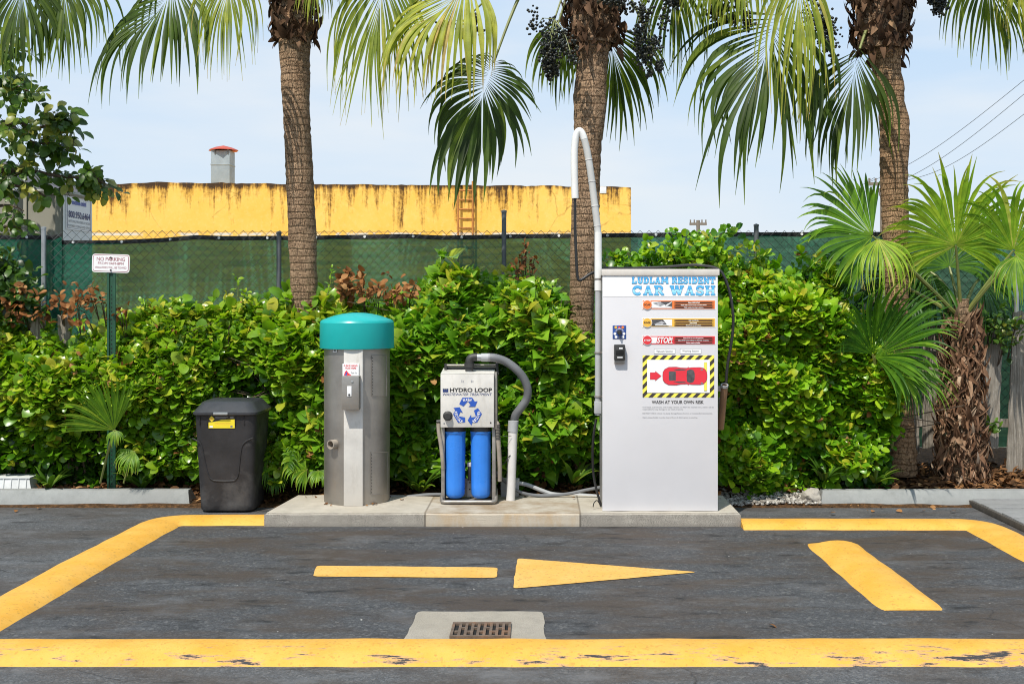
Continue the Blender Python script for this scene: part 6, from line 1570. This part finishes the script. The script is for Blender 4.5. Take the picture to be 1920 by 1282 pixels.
# broadleaf tree on the left edge
root = thing('broadleaf_tree', (xat(-150, 11.5), 11.5, 0), 'dark broad leaved tree reaching in over the storage container', 'tree')
trunk(root, [(xat(-170, 11.5), 11.6, 0, .13), (xat(-165, 11.5), 11.6, 1.6, .11), (xat(-150, 11.5), 11.6, 3.0, .08), (xat(-130, 11.5), 11.6, 4.4, .05)], 'trunk', 'trunk', 9)
TD = 11.4
BR = [[(-160, 330), (-60, 270), (20, 230), (70, 240), (110, 225), (130, 230)],
      [(-160, 380), (-50, 330), (40, 320), (110, 330), (160, 335), (200, 345)],
      [(-160, 300), (-70, 190), (0, 160), (40, 165), (70, 185)],
      [(-160, 300), (-80, 130), (0, 85), (30, 95)],
      [(-160, 450), (-60, 400), (10, 385), (45, 395)],
      [(20, 230), (60, 265), (100, 268), (140, 262)],
      [(-160, 470), (-60, 350), (0, 345), (60, 355), (95, 375)],
      [(-150, 620), (-60, 470), (10, 425), (40, 430)]]
BR = [[(x_, y_, TD + .2 - .3 * k / len(b_)) for k, (x_, y_) in enumerate(b_)] for b_ in BR]
dens = [.50, .62, .5, .5, .28, .40, .22, .2]
g = np.random.default_rng(77); allP = []; allD = []
for bi, br in enumerate(BR):
    pts = sm([at(*q) for q in br], 6); mb = MB(); mb.tube(pts, list(np.linspace(.035 if br[0][0] < 0 else .012, .004, len(pts))), 'twig', 6)
    tw = []
    for i in range(int(20 * dens[bi] * (len(br) - 1))):
        f = g.uniform(.22, 1.0); k = min(len(pts) - 2, int(f * (len(pts) - 1))); p = pts[k].lerp(pts[k + 1], g.uniform())
        off = Vector((g.normal(0, .12), g.normal(0, .16), g.normal(-.02, .12))) * (1.15 - .55 * f)
        e = p + off; mb.tube([p, p.lerp(e, .5) + Vector((0, 0, .02)), e], .0028, 'twig', 4, False); allP.append(e); dv = off.normalized() * .6 + (pts[k + 1] - pts[k]).normalized() * .7 + Vector((0, -.2, -.15)); allD.append(dv)
    finish('branch', mb, root, recalc=False)
P = np.array(allP); Dv = np.array(allD); N = len(P)
V, Fq, T = rosettes(P, Dv, 5, .9, np.full(N, .128) * g.uniform(.7, 1.2, N), .62, np.clip(g.normal(.62, .2, N), .05, .98), 'oval', .4, .05, -.25)
npmesh('crown', V, Fq, T, 'treeleaf', root)
# low dark bush at the left edge
sprigs('bush', 'dark shaded bush against the fence at the far left edge', 'bush', [(-20, 520, 10.5, 1.1), (12, 515, 10.5, .9), (25, 545, 10.45, 1.0), (45, 565, 10.4, .8), (0, 560, 10.4, 1.1)], 'treeleaf', 'oval', .11, .62, 5, 26, 35, .3, .13)
# vine on the right pickets
sprigs('climbing_vine', 'small green vine creeping between the grey pickets', 'vine', [(1880, 600, 10.6, .8), (1885, 640, 10.6, .7), (1862, 610, 10.6, .6), (1905, 615, 10.6, .6), (1855, 800, 10.6, .4)], 'treeleaf', 'oval', .07, .6, 4, 20, 36, .55, .08)

# fallen leaves and stones on the bed
def scatter(n, boxes, seed, zoff=.01):
    g = np.random.default_rng(seed); P = []
    for (a, b, c, d_, wgt) in boxes:
        m = int(n * wgt); x = g.uniform(a, b, m); y = g.uniform(c, d_, m); P.append(np.stack([x, y, np.array([bedz(u, v) for u, v in zip(x, y)]) + zoff + g.uniform(0, .02, m)], 1))
    return np.concatenate(P), g
P, g = scatter(5200, [(-5.2, -3.0, 10.09, 10.9, .30), (-3.0, -2.15, 9.9, 10.9, .08), (-2.1, 1.6, 9.80, 10.6, .24), (1.5, 2.5, 10.1, 10.9, .12), (2.4, 5.0, 10.08, 11.0, .28)], 5)
n = len(P); D = g.normal(size=(n, 3)) * np.array([1, 1, .35]); Nn = np.array([0, 0, 1]) + g.normal(0, .45, (n, 3))
V, Fq, T = leaves(P, D, Nn, g.uniform(.03, .10, n), g.uniform(.35, .7, n), np.clip(g.beta(2, 2.3, n), 0, 1))
struct(npmesh('leaf_litter', V, Fq, T, 'litter'), 'stuff')
P, g = scatter(1500, [(1.55, 2.42, 9.80, 10.25, 1.0)], 6, .004)
ic = ICO; n = len(P); rr = g.uniform(.006, .018, n)
V = (P[:, None] + ic[0][None] * rr[:, None, None] * np.stack([g.uniform(.8, 1.4, n), g.uniform(.8, 1.4, n), g.uniform(.5, .9, n)], 1)[:, None, :]).reshape(-1, 3)
Fq = (ic[1][None] + (np.arange(n) * len(ic[0]))[:, None, None]).reshape(-1, 4)
M['pebble'] = leafmat('gravel stone', [(0, (.16, .14, .12)), (.5, (.38, .35, .31)), (1, (.62, .59, .54))], .85, 0, .2)
struct(npmesh('gravel', V, Fq, np.repeat(g.uniform(0, 1, n), len(ic[0])), 'pebble', smooth=False), 'stuff')
# stray leaves and grit lying on the asphalt
g = np.random.default_rng(9); P = []
for (px, py) in [(1439, 1174), (1755, 958), (1262, 963)] + [(g.uniform(20, 1900), g.uniform(952, 960)) for _ in range(18)] + [(g.uniform(1520, 1800), g.uniform(948, 966)) for _ in range(10)]:
    d = gd(py); P.append((xat(px, d), d, .014))
P = np.array(P); n = len(P); P = P[(P[:, 0] < -2.2) | (P[:, 0] > 1.65) | (P[:, 1] < 8.7)]; n = len(P)
V, Fq, T = leaves(P, g.normal(size=(n, 3)) * np.array([1, 1, .1]), np.array([0, 0, 1]) + g.normal(0, .25, (n, 3)), g.uniform(.02, .06, n), g.uniform(.4, .8, n), g.uniform(.3, .9, n))
struct(npmesh('fallen_leaves', V, Fq, T, 'litter'), 'stuff')

P = np.array([[VXc + u, VYc - v, PZ + .008] for u, v in ((-.20, .22), (-.17, .25), (.13, .265), (.16, .25), (.19, .24), (.36, .02), (-.45, -.1))] + [[g.uniform(PX0 + .2, PX1 - .1), g.uniform(9.55, 9.74), PZ + .008] for _ in range(26)] + [[g.uniform(1.44, 1.56), g.uniform(9.0, 9.7), PZ + .008] for _ in range(5)])
n = len(P)
V, Fq, T = leaves(P, g.normal(size=(n, 3)) * np.array([1, 1, .1]), np.array([0, 0, 1]) + g.normal(0, .35, (n, 3)), g.uniform(.02, .05, n), g.uniform(.4, .8, n), g.uniform(.3, .9, n))
struct(npmesh('fallen_leaves', V, Fq, T, 'litter'), 'stuff')

# ================================================================== LIGHT, SKY, CAMERA
SUN_EL, SUN_AZ = 57.0, 26.0                                   # azimuth: degrees towards -X from straight behind the camera
w = bpy.data.worlds.new('World'); sc.world = w; w.use_nodes = True; nt = w.node_tree; nt.nodes.clear()
out = nt.nodes.new('ShaderNodeOutputWorld'); bg = nt.nodes.new('ShaderNodeBackground'); sky = nt.nodes.new('ShaderNodeTexSky')
sky.sky_type = 'NISHITA'; sky.sun_disc = False; sky.sun_elevation = R_(SUN_EL); sky.sun_rotation = R_(180 + SUN_AZ); sky.air_density = 1.0; sky.dust_density = 2.2; sky.ozone_density = 1.0
# pale summer haze, whiter towards the horizon, with faint high cloud
N_ = nt.nodes.new; L = nt.links.new
tc = N_('ShaderNodeTexCoord'); sx = N_('ShaderNodeSeparateXYZ'); L(tc.outputs['Generated'], sx.inputs[0])
mp = N_('ShaderNodeMapping'); mp.inputs['Scale'].default_value = (1.6, 1.6, 7.0); L(tc.outputs['Generated'], mp.inputs[0])
nz_ = N_('ShaderNodeTexNoise'); nz_.inputs['Scale'].default_value = 2.0; nz_.inputs['Detail'].default_value = 8; L(mp.outputs[0], nz_.inputs['Vector'])
hz = N_('ShaderNodeValToRGB'); el_ = hz.color_ramp.elements; L(sx.outputs[2], hz.inputs[0])
el_[0].position = 0.0; el_[0].color = (.86, .94, 1.02, 1); el_[1].position = .34; el_[1].color = (.48, .73, 1.03, 1)
cl = N_('ShaderNodeValToRGB'); cl.color_ramp.elements[0].position = .42; cl.color_ramp.elements[0].color = (0, 0, 0, 1); cl.color_ramp.elements[1].position = .70; cl.color_ramp.elements[1].color = (.95, .95, .95, 1); L(nz_.outputs['Fac'], cl.inputs[0])
m1 = N_('ShaderNodeMixRGB'); m1.inputs['Color2'].default_value = (.88, .94, 1.0, 1); L(cl.outputs[0], m1.inputs['Fac']); L(hz.outputs[0], m1.inputs['Color1'])
sc10 = N_('ShaderNodeMixRGB'); sc10.blend_type = 'MULTIPLY'; sc10.inputs['Fac'].default_value = 1; sc10.inputs['Color2'].default_value = (10, 10, 10, 1); L(m1.outputs[0], sc10.inputs['Color1'])
mx = N_('ShaderNodeMixRGB'); mx.inputs['Fac'].default_value = .88; L(sky.outputs[0], mx.inputs['Color1']); L(sc10.outputs[0], mx.inputs['Color2']); L(mx.outputs[0], bg.inputs['Color']); L(bg.outputs[0], out.inputs['Surface'])
bg.inputs['Strength'].default_value = .10
sd = bpy.data.lights.new('sun', 'SUN'); sd.energy = 5.0; sd.angle = R_(.53); sd.color = (1.0, .945, .85)
so = bpy.data.objects.new('sun', sd); C.objects.link(so)
e, a = R_(SUN_EL), R_(SUN_AZ)
tosun = Vector((-math.sin(a) * math.cos(e), -math.cos(a) * math.cos(e), math.sin(e)))
so.rotation_euler = tosun.to_track_quat('Z', 'Y').to_euler(); so.location = tosun * 30
cd = bpy.data.cameras.new('camera'); cam = bpy.data.objects.new('camera', cd); C.objects.link(cam)
cam.location = (0, 0, CH); cam.rotation_euler = (R_(90), 0, 0); cd.sensor_width = 36; cd.lens = 36 * F / 1920
cd.shift_x = (960 - VX) / 1920; cd.shift_y = (HY - 641) / 1920; cd.clip_end = 5000; cd.clip_start = .05
sc.camera = cam
sc.view_settings.view_transform = 'Standard'; sc.view_settings.look = 'None'; sc.view_settings.exposure = 0; sc.view_settings.gamma = 1
sc.cycles.filter_width = 1.05; sc.cycles.max_bounces = 8; sc.cycles.transparent_max_bounces = 24; sc.cycles.use_denoising = True
